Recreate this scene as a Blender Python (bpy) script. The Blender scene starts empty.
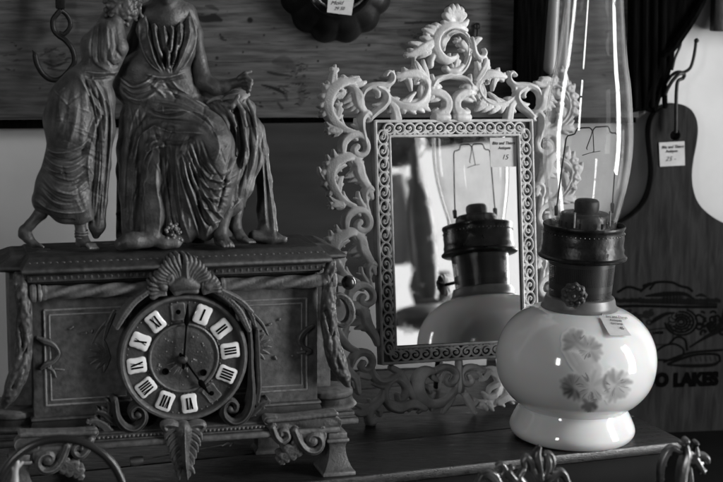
import bpy, bmesh, math, random
import numpy as np
from mathutils import Vector, Matrix
random.seed(4); np.random.seed(4)
sc = bpy.context.scene
COL = sc.collection
PI = math.pi
# ------------------------------------------------------------------ camera (solved from the photograph)
F = 1600.0; TH = .1595; RL = .0061; H = .5167
fw = np.array([0, math.cos(TH), -math.sin(TH)]); up0 = np.array([0, math.sin(TH), math.cos(TH)]); r0_ = np.array([1., 0, 0])
RV = math.cos(RL)*r0_ + math.sin(RL)*up0; UV = -math.sin(RL)*r0_ + math.cos(RL)*up0
CAM = np.array([0, 0, H])
def ray(x, y): return fw + RV*(x-361.5)/F - UV*(y-241)/F
def onz(x, y, z=0.):
    d = ray(x, y); return CAM + d*((z-H)/d[2])
def proj(P):
    v = np.asarray(P, float)-CAM; z = v@fw
    return 361.5+F*(v@RV)/z, 241-F*(v@UV)/z, z
class Plane:
    """a real plane in the room: origin, axes u (right), v (up), n (towards the viewer)"""
    def __init__(s, O, u, v):
        s.O = np.array(O, float); s.u = np.array(u, float)/np.linalg.norm(u); s.v = np.array(v, float)/np.linalg.norm(v)
        s.n = np.cross(s.u, s.v)
    def loc(s, x, y, off=0.):
        d = ray(x, y); t = ((s.O+s.n*off-CAM)@s.n)/(d@s.n); P = CAM+d*t-s.O
        return float(P@s.u), float(P@s.v)
    def W(s, a, b, c=0.): return s.O+s.u*a+s.v*b+s.n*c
    def at(s, x, y, off=0.):
        a, b = s.loc(x, y, off); return s.W(a, b, off)
    def shift(s, off): return Plane(s.O+s.n*off, s.u, s.v)
def vplane(A, yaw): return Plane((A[0], A[1], 0), (math.cos(yaw), math.sin(yaw), 0), (0, 0, 1))
# ------------------------------------------------------------------ materials
def mat(name, a, b=None, rough=.5, metal=0., scale=20., bump=0., bscale=200., stretch=(1, 1, 1), coat=0., detail=6., spec=.5, dist=0., emis=0., attr=None, acol=.02, rvar=0., wear_highlight=0., wcol=.2):
    m = bpy.data.materials.new(name); m.use_nodes = True; nt = m.node_tree; N = nt.nodes; L = nt.links
    p = N['Principled BSDF']
    p.inputs['Roughness'].default_value = rough; p.inputs['Metallic'].default_value = metal
    p.inputs['Coat Weight'].default_value = coat; p.inputs['Coat Roughness'].default_value = .05
    p.inputs['Specular IOR Level'].default_value = spec
    tc = N.new('ShaderNodeTexCoord'); mp = N.new('ShaderNodeMapping'); mp.inputs['Scale'].default_value = stretch
    L.new(tc.outputs['Object'], mp.inputs[0])
    b = a if b is None else b
    nz = N.new('ShaderNodeTexNoise'); nz.inputs['Scale'].default_value = scale; nz.inputs['Detail'].default_value = detail
    nz.inputs['Distortion'].default_value = dist
    L.new(mp.outputs[0], nz.inputs['Vector'])
    cr = N.new('ShaderNodeValToRGB'); cr.color_ramp.elements[0].position = .32; cr.color_ramp.elements[1].position = .68
    cr.color_ramp.elements[0].color = (a, a, a, 1); cr.color_ramp.elements[1].color = (b, b, b, 1)
    L.new(nz.outputs[0], cr.inputs[0]); out = cr.outputs[0]
    if attr:
        at = N.new('ShaderNodeAttribute'); at.attribute_name = attr
        mx = N.new('ShaderNodeMix'); mx.data_type = 'RGBA'
        L.new(at.outputs['Fac'], mx.inputs[0]); L.new(out, mx.inputs[6]); mx.inputs[7].default_value = (acol, acol, acol, 1)
        out = mx.outputs[2]
    if wear_highlight:  # lightens convex edges: rubbed metal plus highlights painted onto the ridges
        ge = N.new('ShaderNodeNewGeometry'); mw = N.new('ShaderNodeMapRange'); mw.inputs['From Min'].default_value = .5; mw.inputs['From Max'].default_value = .6; mw.inputs['To Max'].default_value = wear_highlight
        L.new(ge.outputs['Pointiness'], mw.inputs[0]); nw = N.new('ShaderNodeTexNoise'); nw.inputs['Scale'].default_value = scale*4; L.new(mp.outputs[0], nw.inputs['Vector'])
        mm = N.new('ShaderNodeMath'); mm.operation = 'MULTIPLY'; L.new(mw.outputs[0], mm.inputs[0]); L.new(nw.outputs[0], mm.inputs[1]); m2 = N.new('ShaderNodeMath'); m2.operation = 'MULTIPLY'; m2.use_clamp = True; m2.inputs[1].default_value = 1.9; L.new(mm.outputs[0], m2.inputs[0])
        mx = N.new('ShaderNodeMix'); mx.data_type = 'RGBA'; L.new(m2.outputs[0], mx.inputs[0]); L.new(out, mx.inputs[6]); mx.inputs[7].default_value = (wcol, wcol, wcol, 1); out = mx.outputs[2]
    L.new(out, p.inputs['Base Color'])
    if rvar:
        mr = N.new('ShaderNodeMapRange'); mr.inputs['To Min'].default_value = max(.02, rough-rvar); mr.inputs['To Max'].default_value = rough+rvar
        mr.inputs['From Min'].default_value = .3; mr.inputs['From Max'].default_value = .7
        n3 = N.new('ShaderNodeTexNoise'); n3.inputs['Scale'].default_value = scale*1.7; L.new(mp.outputs[0], n3.inputs['Vector'])
        L.new(n3.outputs[0], mr.inputs[0]); L.new(mr.outputs[0], p.inputs['Roughness'])
    if bump:
        n2 = N.new('ShaderNodeTexNoise'); n2.inputs['Scale'].default_value = bscale; n2.inputs['Detail'].default_value = 4
        L.new(mp.outputs[0], n2.inputs['Vector'])
        bp = N.new('ShaderNodeBump'); bp.inputs['Strength'].default_value = bump; bp.inputs['Distance'].default_value = .001
        L.new(n2.outputs[0], bp.inputs['Height']); L.new(bp.outputs[0], p.inputs['Normal'])
    if emis:
        p.inputs['Emission Color'].default_value = (1, 1, 1, 1); p.inputs['Emission Strength'].default_value = emis
    return m
M = {}
M['bronze'] = mat('patinated_bronze', .024, .06, rough=.5, metal=.2, spec=.45, scale=45, bump=.6, bscale=350, rvar=.12, wear_highlight=.9, wcol=.16)
M['bronze_light'] = mat('worn_bronze', .03, .085, rough=.52, metal=.2, spec=.42, scale=60, bump=.6, bscale=420, rvar=.1, wear_highlight=1., wcol=.22)
M['case'] = mat('dark_case_metal', .009, .028, rough=.6, metal=.1, spec=.25, scale=35, bump=.5, bscale=260, rvar=.12, wear_highlight=.9, wcol=.13)
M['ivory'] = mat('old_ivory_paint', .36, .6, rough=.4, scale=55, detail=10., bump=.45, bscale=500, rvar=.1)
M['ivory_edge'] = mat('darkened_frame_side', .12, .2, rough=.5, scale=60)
M['backing'] = mat('dark_frame_backing', .03, .05, rough=.6)
M['enamel'] = mat('white_enamel', .72, .82, rough=.15, coat=.5, scale=30)
M['black'] = mat('black_paint', .0015, .003, rough=.85, spec=.02)
M['iron'] = mat('black_iron', .008, .02, rough=.5, metal=.5, scale=60, bump=.4, bscale=300)
M['burner'] = mat('blackened_brass', .012, .04, rough=.36, metal=.8, scale=50, bump=.3, bscale=300, rvar=.12)
M['knob'] = mat('grey_pressed_metal', .03, .08, rough=.5, metal=.3, scale=90, bump=.4, bscale=300)
M['collar'] = mat('pale_pewter_collar', .1, .17, rough=.4, metal=.3, scale=40)
M['burner_light'] = mat('worn_brass', .1, .2, rough=.35, metal=.85, scale=60, bump=.2, bscale=300, rvar=.1)
M['milk'] = mat('milk_glass', .72, .8, rough=.1, scale=9, coat=.7, rvar=.05)
M['milk'].node_tree.nodes['Principled BSDF'].inputs['Subsurface Weight'].default_value = .25
M['milk'].node_tree.nodes['Principled BSDF'].inputs['Subsurface Scale'].default_value = .015
M['flower'] = mat('printed_flower_ink', .74, .8, rough=.12, scale=14, coat=.6, attr='ink', acol=.05)
M['table'] = mat('dark_table_wood', .006, .024, rough=.38, scale=16, stretch=(2, 14, 14), bump=.35, bscale=70, dist=.6, rvar=.12)
M['lower'] = mat('dark_lower_shelf', .003, .006, spec=.1, rough=.6, scale=16)
M['plank'] = mat('weathered_plank', .04, .105, rough=.85, scale=20, stretch=(.22, 5, 8), detail=9, spec=.2, bump=.5, bscale=60, dist=.3, attr='ink', acol=.008)
M['wall'] = mat('pale_plaster', .54, .66, rough=.9, scale=7, bump=.5, bscale=30)
M['panel'] = mat('dark_glossy_panel', .035, .06, spec=.3, rough=.28, scale=7, stretch=(1, 1, 5))
M['board'] = mat('cutting_board_wood', .016, .036, spec=.04, rough=.75, scale=14, stretch=(10, 10, 1.3), bump=.25, bscale=60, dist=.5, attr='ink', acol=.001)
M['board_edge'] = mat('board_edge_wood', .1, .16, rough=.45, scale=20)
M['paper'] = mat('price_paper', .46, .54, rough=.8, scale=60, bump=.2, bscale=200)
M['ink'] = mat('pen_ink', .03, .05, rough=.7)
M['candle'] = mat('pale_wax', .2, .26, rough=.4, scale=12)
M['bracket'] = mat('carved_dark_wood', .0015, .005, spec=0., rough=.8, scale=20, stretch=(12, 12, 1), bump=.5, bscale=60)
M['silver'] = mat('tarnished_silver', .06, .4, rough=.34, metal=.95, scale=60, bump=.2, bscale=300)
M['hoop'] = mat('dark_polished_hoop', .04, .07, rough=.25, metal=.6)
M['card'] = mat('pale_card', .34, .42, rough=.7, scale=12)
M['mold'] = mat('dark_tin_mould', .01, .03, rough=.4, metal=.6, scale=30, bump=.3, bscale=200)
M['fold'] = mat('window_curtain', .5, .6, rough=.8)
M['vase'] = mat('dark_pottery', .1, .16, rough=.4)
# mirror glass
m = bpy.data.materials.new('mirror_glass'); m.use_nodes = True; p = m.node_tree.nodes['Principled BSDF']
p.inputs['Base Color'].default_value = (.86, .86, .86, 1); p.inputs['Metallic'].default_value = 1
N = m.node_tree.nodes; L = m.node_tree.links
nz = N.new('ShaderNodeTexNoise'); nz.inputs['Scale'].default_value = 60; nz.inputs['Detail'].default_value = 8
cr = N.new('ShaderNodeMapRange'); cr.inputs['From Min'].default_value = .5; cr.inputs['From Max'].default_value = .9
cr.inputs['To Min'].default_value = .012; cr.inputs['To Max'].default_value = .1
tc = N.new('ShaderNodeTexCoord'); L.new(tc.outputs['Object'], nz.inputs['Vector'])
L.new(nz.outputs[0], cr.inputs[0]); L.new(cr.outputs[0], p.inputs['Roughness']); M['mirror'] = m
# thin clear glass
def thin_glass(name, tint=.96, ior=1.5, dirt=.04):
    m = bpy.data.materials.new(name); m.use_nodes = True; nt = m.node_tree; N = nt.nodes; L = nt.links
    N.remove(N['Principled BSDF']); out = [n for n in N if n.type == 'OUTPUT_MATERIAL'][0]
    tr = N.new('ShaderNodeBsdfTransparent'); tr.inputs[0].default_value = (tint, tint, tint, 1)
    gl = N.new('ShaderNodeBsdfGlossy'); gl.inputs['Roughness'].default_value = .02; gl.inputs[0].default_value = (1, 1, 1, 1)
    df = N.new('ShaderNodeBsdfDiffuse'); df.inputs[0].default_value = (.6, .6, .6, 1)
    lw = N.new('ShaderNodeMath'); lw.operation = 'POWER'; lw.inputs[1].default_value = 4.2; fc = N.new('ShaderNodeLayerWeight'); fc.inputs[0].default_value = .5; L.new(fc.outputs[1], lw.inputs[0])
    l2 = N.new('ShaderNodeMapRange'); l2.inputs['To Min'].default_value = .03; l2.inputs['To Max'].default_value = .8; L.new(lw.outputs[0], l2.inputs[0]); lw = l2
    mx = N.new('ShaderNodeMixShader'); L.new(lw.outputs[0], mx.inputs[0]); L.new(tr.outputs[0], mx.inputs[1]); L.new(gl.outputs[0], mx.inputs[2])
    m2 = N.new('ShaderNodeMixShader'); tc = N.new('ShaderNodeTexCoord'); nz = N.new('ShaderNodeTexNoise'); nz.inputs['Scale'].default_value = 25
    nz.inputs['Detail'].default_value = 8; L.new(tc.outputs['Object'], nz.inputs['Vector'])
    mr = N.new('ShaderNodeMapRange'); mr.inputs['From Min'].default_value = .4; mr.inputs['From Max'].default_value = .75; mr.inputs['To Min'].default_value = dirt*.3; mr.inputs['To Max'].default_value = dirt*2
    L.new(nz.outputs[0], mr.inputs[0]); L.new(mr.outputs[0], m2.inputs[0]); L.new(mx.outputs[0], m2.inputs[1]); L.new(df.outputs[0], m2.inputs[2])
    L.new(m2.outputs[0], out.inputs[0]); return m
M['chimney'] = thin_glass('chimney_glass')
# perforated metal
def perforated():
    m = bpy.data.materials.new('perforated_brass'); m.use_nodes = True; nt = m.node_tree; N = nt.nodes; L = nt.links
    p = N['Principled BSDF']; p.inputs['Base Color'].default_value = (.045, .045, .045, 1); p.inputs['Metallic'].default_value = .6; p.inputs['Roughness'].default_value = .35
    uv = N.new('ShaderNodeAttribute'); uv.attribute_name = 'cyl'
    vo = N.new('ShaderNodeTexVoronoi'); vo.inputs['Scale'].default_value = 1; vo.inputs['Randomness'].default_value = 0
    L.new(uv.outputs['Vector'], vo.inputs['Vector'])
    lt = N.new('ShaderNodeMath'); lt.operation = 'LESS_THAN'; lt.inputs[1].default_value = .3; L.new(vo.outputs['Distance'], lt.inputs[0])
    sx = N.new('ShaderNodeSeparateXYZ'); L.new(uv.outputs['Vector'], sx.inputs[0])
    # rows of holes only in bands, a plain strap between
    def band(lo, hi):
        a = N.new('ShaderNodeMath'); a.operation = 'GREATER_THAN'; a.inputs[1].default_value = lo; L.new(sx.outputs[1], a.inputs[0])
        b = N.new('ShaderNodeMath'); b.operation = 'LESS_THAN'; b.inputs[1].default_value = hi; L.new(sx.outputs[1], b.inputs[0])
        c = N.new('ShaderNodeMath'); c.operation = 'MULTIPLY'; L.new(a.outputs[0], c.inputs[0]); L.new(b.outputs[0], c.inputs[1]); return c
    s = N.new('ShaderNodeMath'); s.operation = 'ADD'; L.new(band(1.5, 6.5).outputs[0], s.inputs[0]); L.new(band(10.5, 22.5).outputs[0], s.inputs[1])
    k = N.new('ShaderNodeMath'); k.operation = 'MULTIPLY'; L.new(lt.outputs[0], k.inputs[0]); L.new(s.outputs[0], k.inputs[1])
    tr = N.new('ShaderNodeBsdfTransparent'); mx = N.new('ShaderNodeMixShader')
    L.new(k.outputs[0], mx.inputs[0]); L.new(p.outputs[0], mx.inputs[1]); L.new(tr.outputs[0], mx.inputs[2])
    out = [n for n in N if n.type == 'OUTPUT_MATERIAL'][0]; L.new(mx.outputs[0], out.inputs[0]); return m
M['perf'] = perforated()
# ------------------------------------------------------------------ object helpers
ORG = {}
def thing(name, loc, label, cat, group=None):
    o = bpy.data.objects.new(name, None); COL.objects.link(o); o.empty_display_size = .02
    o.location = Vector([float(v) for v in loc]); o['label'] = label; o['category'] = cat
    if group: o['group'] = group
    ORG[o.name] = np.array([float(v) for v in loc]); return o
def root(o):
    while o.parent: o = o.parent
    return o
def mk(name, V, Fc, m, parent=None, smooth=True, attrs=None):
    V = np.asarray(V, float).reshape(-1, 3)
    if parent is not None: V = V-ORG[root(parent).name]
    me = bpy.data.meshes.new(name)
    me.from_pydata(V.tolist(), [], [tuple(map(int, f)) for f in Fc]); me.update()
    me.materials.append(m)
    me.polygons.foreach_set('use_smooth', [smooth]*len(me.polygons))
    o = bpy.data.objects.new(name, me); COL.objects.link(o)
    if parent is not None: o.parent = parent
    else: ORG[o.name] = np.zeros(3)
    for k, v in (attrs or {}).items():
        v = np.asarray(v, float)
        if v.ndim == 1:
            a = me.attributes.new(k, 'FLOAT', 'POINT'); a.data.foreach_set('value', v.astype(np.float32))
        else:
            a = me.attributes.new(k, 'FLOAT_VECTOR', 'POINT'); a.data.foreach_set('vector', v.astype(np.float32).ravel())
    return o
def sharp(o, deg=35):
    bm = bmesh.new(); bm.from_mesh(o.data)
    for e in bm.edges:
        if len(e.link_faces) == 2 and e.calc_face_angle(0) > math.radians(deg): e.smooth = False
    bm.to_mesh(o.data); bm.free(); return o
def fixn(o):
    bm = bmesh.new(); bm.from_mesh(o.data); bmesh.ops.recalc_face_normals(bm, faces=bm.faces[:]); bm.to_mesh(o.data); bm.free(); return o
def tagtop(o, label, cat, group=None):
    o['label'] = label; o['category'] = cat
    if group: o['group'] = group
    return o
class MB:
    def __init__(s): s.V = []; s.F = []
    def add(s, V, Fc):
        b = len(s.V); s.V += [tuple(map(float, v)) for v in V]; s.F += [tuple(int(i)+b for i in f) for f in Fc]
    def tube(s, P, R, n=10, cap=True, flat=None):
        P = np.array(P, float); k = len(P); R = np.full(k, R) if np.isscalar(R) else np.array(R, float)
        T = np.gradient(P, axis=0); T /= np.linalg.norm(T, axis=1)[:, None]+1e-12
        a = np.cross(T[0], [0, 0, 1.]); 
        if np.linalg.norm(a) < .1: a = np.cross(T[0], [0, 1., 0])
        V = []; th = np.linspace(0, 2*PI, n, endpoint=False)
        for i in range(k):
            a = a-T[i]*(a@T[i]); a /= np.linalg.norm(a)+1e-12; b = np.cross(T[i], a)
            V += list(P[i]+R[i]*(np.outer(np.cos(th), a)+np.outer(np.sin(th), b)))
        Fc = [(i*n+j, i*n+(j+1) % n, (i+1)*n+(j+1) % n, (i+1)*n+j) for i in range(k-1) for j in range(n)]
        if cap:
            Fc += [tuple(range(n-1, -1, -1)), tuple((k-1)*n+j for j in range(n))]
        s.add(V, Fc); return s
    def lathe(s, prof, C, ax=(0, 0, 1), n=96, mod=None):
        ax = np.array(ax, float); ax /= np.linalg.norm(ax); a = np.cross(ax, [0, 1, 0.]); 
        if np.linalg.norm(a) < .1: a = np.cross(ax, [0, 0, 1.])
        a /= np.linalg.norm(a); b = np.cross(ax, a); th = np.linspace(0, 2*PI, n, endpoint=False); V = []
        for r, h in prof:
            for t in th:
                rr = r*(mod(t, h) if mod else 1); V.append(np.array(C)+ax*h+rr*(math.cos(t)*a+math.sin(t)*b))
        k = len(prof)
        s.add(V, [(i*n+j, i*n+(j+1) % n, (i+1)*n+(j+1) % n, (i+1)*n+j) for i in range(k-1) for j in range(n)]); return s
    def ball(s, C, r, n=14, sc=(1, 1, 1)):
        V = []; 
        for i in range(1, n):
            ph = PI*i/n
            for j in range(2*n):
                t = PI*j/n; V.append(np.array(C)+r*np.array([sc[0]*math.sin(ph)*math.cos(t), sc[1]*math.sin(ph)*math.sin(t), sc[2]*math.cos(ph)]))
        m = 2*n; Fc = [(i*m+j, (i+1)*m+j, (i+1)*m+(j+1) % m, i*m+(j+1) % m) for i in range(n-2) for j in range(m)]
        V += [np.array(C)+[0, 0, r*sc[2]], np.array(C)-[0, 0, r*sc[2]]]; q = (n-1)*m
        Fc += [(q, j, (j+1) % m) for j in range(m)]+[(q+1, (n-2)*m+(j+1) % m, (n-2)*m+j) for j in range(m)]
        s.add(V, Fc); return s
    def box(s, fr, u0, u1, d0, d1, z0, z1):
        V = [fr(u, d, z) for z in (z0, z1) for d in (d0, d1) for u in (u0, u1)]
        s.add(V, [(0, 2, 3, 1), (4, 5, 7, 6), (0, 1, 5, 4), (2, 6, 7, 3), (0, 4, 6, 2), (1, 3, 7, 5)]); return s
    def loft(s, fr, u0, u1, d0, d1, tiers, ku=1., kb=1.):
        """stack of rectangles: tiers (offset, z)"""
        V = []
        for o, z in tiers: V += [fr(u0-o*ku, d0-o, z), fr(u1+o*ku, d0-o, z), fr(u1+o*ku, d1+o*kb, z), fr(u0-o*ku, d1+o*kb, z)]
        k = len(tiers); Fc = [(i*4+j, i*4+(j+1) % 4, (i+1)*4+(j+1) % 4, (i+1)*4+j) for i in range(k-1) for j in range(4)]
        Fc += [(3, 2, 1, 0), tuple((k-1)*4+j for j in range(4))]; s.add(V, Fc); return s
    def prism(s, pl, poly, t0, t1):
        """polygon (local a, b) on a plane, from n-offset t0 to t1"""
        k = len(poly); V = [pl.W(a, b, t0) for a, b in poly]+[pl.W(a, b, t1) for a, b in poly]
        s.add(V, [tuple(range(k)), tuple(range(2*k-1, k-1, -1))]+[(i, k+i, k+(i+1) % k, (i+1) % k) for i in range(k)]); return s
    def out(s, name, m, parent=None, smooth=True, sh=40, bev=0):
        o = mk(name, s.V, s.F, m, parent, smooth); fixn(o)
        if bev:
            b = o.modifiers.new('b', 'BEVEL'); b.width = bev; b.segments = 2; b.limit_method = 'ANGLE'
            dg = bpy.context.evaluated_depsgraph_get(); me = bpy.data.meshes.new_from_object(o.evaluated_get(dg)); o.modifiers.clear(); o.data = me
        if smooth and sh: sharp(o, sh)
        return o
def smooth_pts(P, sub=8):
    P = np.array(P, float); n = len(P)
    if n < 3:
        t = np.linspace(0, 1, sub+1)[:, None]; return P[0]*(1-t)+P[-1]*t
    Q = np.vstack([2*P[0]-P[1], P, 2*P[-1]-P[-2]]); out = []
    for i in range(1, n):
        p0, p1, p2, p3 = Q[i-1], Q[i], Q[i+1], Q[i+2]
        for t in np.linspace(0, 1, sub, endpoint=False):
            out.append(.5*((2*p1)+(-p0+p2)*t+(2*p0-5*p1+4*p2-p3)*t*t+(-p0+3*p1-3*p2+p3)*t**3))
    out.append(P[-1]); return np.array(out)
# ------------------------------------------------------------------ cast relief from strokes
# stroke: (pts[(x,y,r[,lift])], groove)   x,y,r in the working unit, lift/height follow r
def acanthus(spine, side=1, n=5, L=1.3, tilt=0., li=0., ang=58, r0=.72, g=.35, start=.1, end=.95, both=False, curl=14):
    """a stem with lobed leaf edges on one or both sides"""
    S = smooth_pts(spine, 6); out = [(spine, g, li, tilt)]
    if tilt:
        T_ = np.gradient(S[:, :2], axis=0); T_ /= np.linalg.norm(T_, axis=1)[:, None]+1e-9; Nn_ = np.stack([-T_[:, 1], T_[:, 0]], 1)*(-1 if tilt > 0 else 1)
        q = [(S[i, 0]+Nn_[i, 0]*S[i, 2]*.85, S[i, 1]+Nn_[i, 1]*S[i, 2]*.85, max(.6, S[i, 2]*.2)) for i in range(2, len(S)-2, 3)]; out.append((q, 0, li+3.0))
        q = [(S[i, 0]-Nn_[i, 0]*S[i, 2]*.25, S[i, 1]-Nn_[i, 1]*S[i, 2]*.25, max(.5, S[i, 2]*.16)) for i in range(2, len(S)-2, 3)]; out.append((q, 0, li+1.9))
    for sd in ((1, -1) if both else (side,)):
        for i in range(n):
            t = start+(end-start)*i/max(1, n-1); j = min(len(S)-2, int(t*(len(S)-1)))
            T = S[j+1][:2]-S[j][:2]; T /= np.linalg.norm(T)+1e-9; Nn = np.array([-T[1], T[0]])*sd
            r = S[j][2]; A = math.radians(ang); LL = L*r*(.85+.3*random.random())
            d1 = T*math.cos(A)+Nn*math.sin(A); d2 = T*math.cos(A+math.radians(curl))+Nn*math.sin(A+math.radians(curl))
            b = S[j][:2]+Nn*r*.35; 
            out.append(([(*b, r*r0), (*(b+d1*LL*.55), r*r0*.8), (*(b+d1*LL*.55+d2*LL*.5), r*r0*.3)], .35))
    return out
def leaf(base, tip, w, n=4, bend=0., g=.4):
    """a leaf: midrib with paired lobes"""
    b = np.array(base, float); t = np.array(tip, float); T = t-b; Ln = np.linalg.norm(T); T /= Ln; Nn = np.array([-T[1], T[0]])
    mid = b+(t-b)*.5+Nn*bend
    sp = [(*b, w*.38), (*mid, w*.45), (*t, w*.12)]; out = [(sp, g)]; S = smooth_pts(sp, 8)
    for i in range(n):
        q = .12+.72*i/max(1, n-1); j = int(q*(len(S)-2)); TT = S[j+1][:2]-S[j][:2]; TT /= np.linalg.norm(TT); N2 = np.array([-TT[1], TT[0]])
        ww = w*(1.-.55*q)*(.9+.2*random.random())
        for sd in (1, -1):
            c = S[j][:2]; e = c+TT*ww*.75+N2*sd*ww*.8; k = c+TT*ww*.3+N2*sd*ww*.55
            out.append(([(*c, w*.28), (*k, w*.27), (*e, w*.11)], .35))
    return out
def spiral(c, r1, r2, a1, a2, w1, w2, n=14):
    return [(c[0]+(r1+(r2-r1)*t)*math.cos(math.radians(a1+(a2-a1)*t)), c[1]+(r1+(r2-r1)*t)*math.sin(math.radians(a1+(a2-a1)*t)), w1+(w2-w1)*t) for t in np.linspace(0, 1, n)]
def relief(name, pl, strokes, m, parent, g=.0007, thick=.004, k=.9, px=True, off=0., flip=None, local=None, blur=1, base=.0):
    """pl plane; strokes given as photo measurements (px=True) or plane metres. returns one cast mesh with real thickness."""
    segs = []
    for st in strokes:
        pts, gr = st[0], st[1]; li = st[2] if len(st) > 2 else 0.; tl = st[3] if len(st) > 3 else 0.
        S = smooth_pts([tuple(p[:3]) for p in pts], 6)
        if px:
            Q = []
            for x, y, r in S:
                a, b = pl.loc(x, y, off); sc_ = np.linalg.norm(pl.W(a, b, off)-CAM)/F; Q.append((a, b, r*sc_*1.01))
            S = np.array(Q)
        if local is not None: S = local(S)
        if flip is not None: S = S.copy(); S[:, 0] = 2*flip-S[:, 0]; tl = -tl
        segs.append((S, gr, li*.0011 if px else li, tl))
    A = np.vstack([s[0] for s in segs]); mg = A[:, 2].max()+3*g
    x0, y0 = A[:, 0].min()-mg, A[:, 1].min()-mg; nx = int((A[:, 0].max()+mg-x0)/g)+2; ny = int((A[:, 1].max()+mg-y0)/g)+2
    FF = np.full((nx, ny), -1.); HH = np.zeros((nx, ny))
    for S, gr, li, tl in segs:
        for i in range(len(S)-1):
            p, q = S[i], S[i+1]; R = max(p[2], q[2])+2.5*g
            i0 = max(0, int((min(p[0], q[0])-R-x0)/g)); i1 = min(nx, int((max(p[0], q[0])+R-x0)/g)+2)
            j0 = max(0, int((min(p[1], q[1])-R-y0)/g)); j1 = min(ny, int((max(p[1], q[1])+R-y0)/g)+2)
            X = x0+g*np.arange(i0, i1)[:, None]; Y = y0+g*np.arange(j0, j1)[None, :]
            dx, dy = q[0]-p[0], q[1]-p[1]; LL = dx*dx+dy*dy+1e-18
            t = np.clip(((X-p[0])*dx+(Y-p[1])*dy)/LL, 0, 1); r = p[2]+(q[2]-p[2])*t
            d = np.sqrt((X-p[0]-dx*t)**2+(Y-p[1]-dy*t)**2); f = r-d
            hh = k*np.sqrt(np.clip(r*r-d*d, 0, None))
            if gr > 0: hh = hh-gr*1.35*r*np.exp(-(d/(.42*r+1e-9))**2)
            elif gr < 0: hh = hh+(-gr)*r*np.exp(-(d/(.22*r+1e-9))**2)
            if tl:
                sd = (-(X-p[0])*dy+(Y-p[1])*dx)/math.sqrt(LL)
                hh = hh*.55+tl*np.clip(sd+r, 0, 2*r)
            hh = hh+li
            sl = np.s_[i0:i1, j0:j1]; FF[sl] = np.maximum(FF[sl], f); HH[sl] = np.where(f > 0, np.maximum(HH[sl], hh), HH[sl])
    for _ in range(blur):
        HH[1:-1, 1:-1] = (HH[1:-1, 1:-1]*4+HH[:-2, 1:-1]+HH[2:, 1:-1]+HH[1:-1, :-2]+HH[1:-1, 2:])/8
    c = (FF[:-1, :-1]+FF[1:, :-1]+FF[:-1, 1:]+FF[1:, 1:])/4 > 0
    gx, gy = np.gradient(FF, g); gg = gx*gx+gy*gy+1e-6
    use = np.zeros((nx, ny), int); use[:-1, :-1] += c; use[1:, :-1] += c; use[:-1, 1:] += c; use[1:, 1:] += c
    bnd = (use > 0) & (use < 4)
    st = np.clip(FF/gg, -1.1*g, 1.1*g)
    X = x0+g*np.arange(nx)[:, None]+np.zeros((1, ny)); Y = y0+g*np.arange(ny)[None, :]+np.zeros((nx, 1))
    X = np.where(bnd, X-st*gx, X); Y = np.where(bnd, Y-st*gy, Y); HH = np.where(bnd, HH*.5, HH)+base
    idx = -np.ones((nx, ny), int); sel = use > 0; nv = sel.sum(); idx[sel] = np.arange(nv)
    a, b, h = X[sel], Y[sel], HH[sel]
    Vf = pl.O+np.outer(a, pl.u)+np.outer(b, pl.v)+np.outer(off+h, pl.n)
    Vb = pl.O+np.outer(a, pl.u)+np.outer(b, pl.v)+np.outer(off-thick+0*h, pl.n)
    I, J = np.nonzero(c); f = np.stack([idx[I, J], idx[I+1, J], idx[I+1, J+1], idx[I, J+1]], 1)
    fb = f[:, ::-1]+nv
    cp = np.pad(c, 1); walls = []
    for di, dj, e in ((0, -1, ((0, 0), (1, 0))), (1, 0, ((1, 0), (1, 1))), (0, 1, ((1, 1), (0, 1))), (-1, 0, ((0, 1), (0, 0)))):
        w = c & ~cp[1+di:cp.shape[0]-1+di, 1+dj:cp.shape[1]-1+dj]; I, J = np.nonzero(w)
        p = idx[I+e[0][0], J+e[0][1]]; q = idx[I+e[1][0], J+e[1][1]]; walls.append(np.stack([q, p, p+nv, q+nv], 1))
    o = mk(name, np.vstack([Vf, Vb]), np.vstack([f, fb]+walls), m, parent, True)
    return sharp(o, 60)
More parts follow.
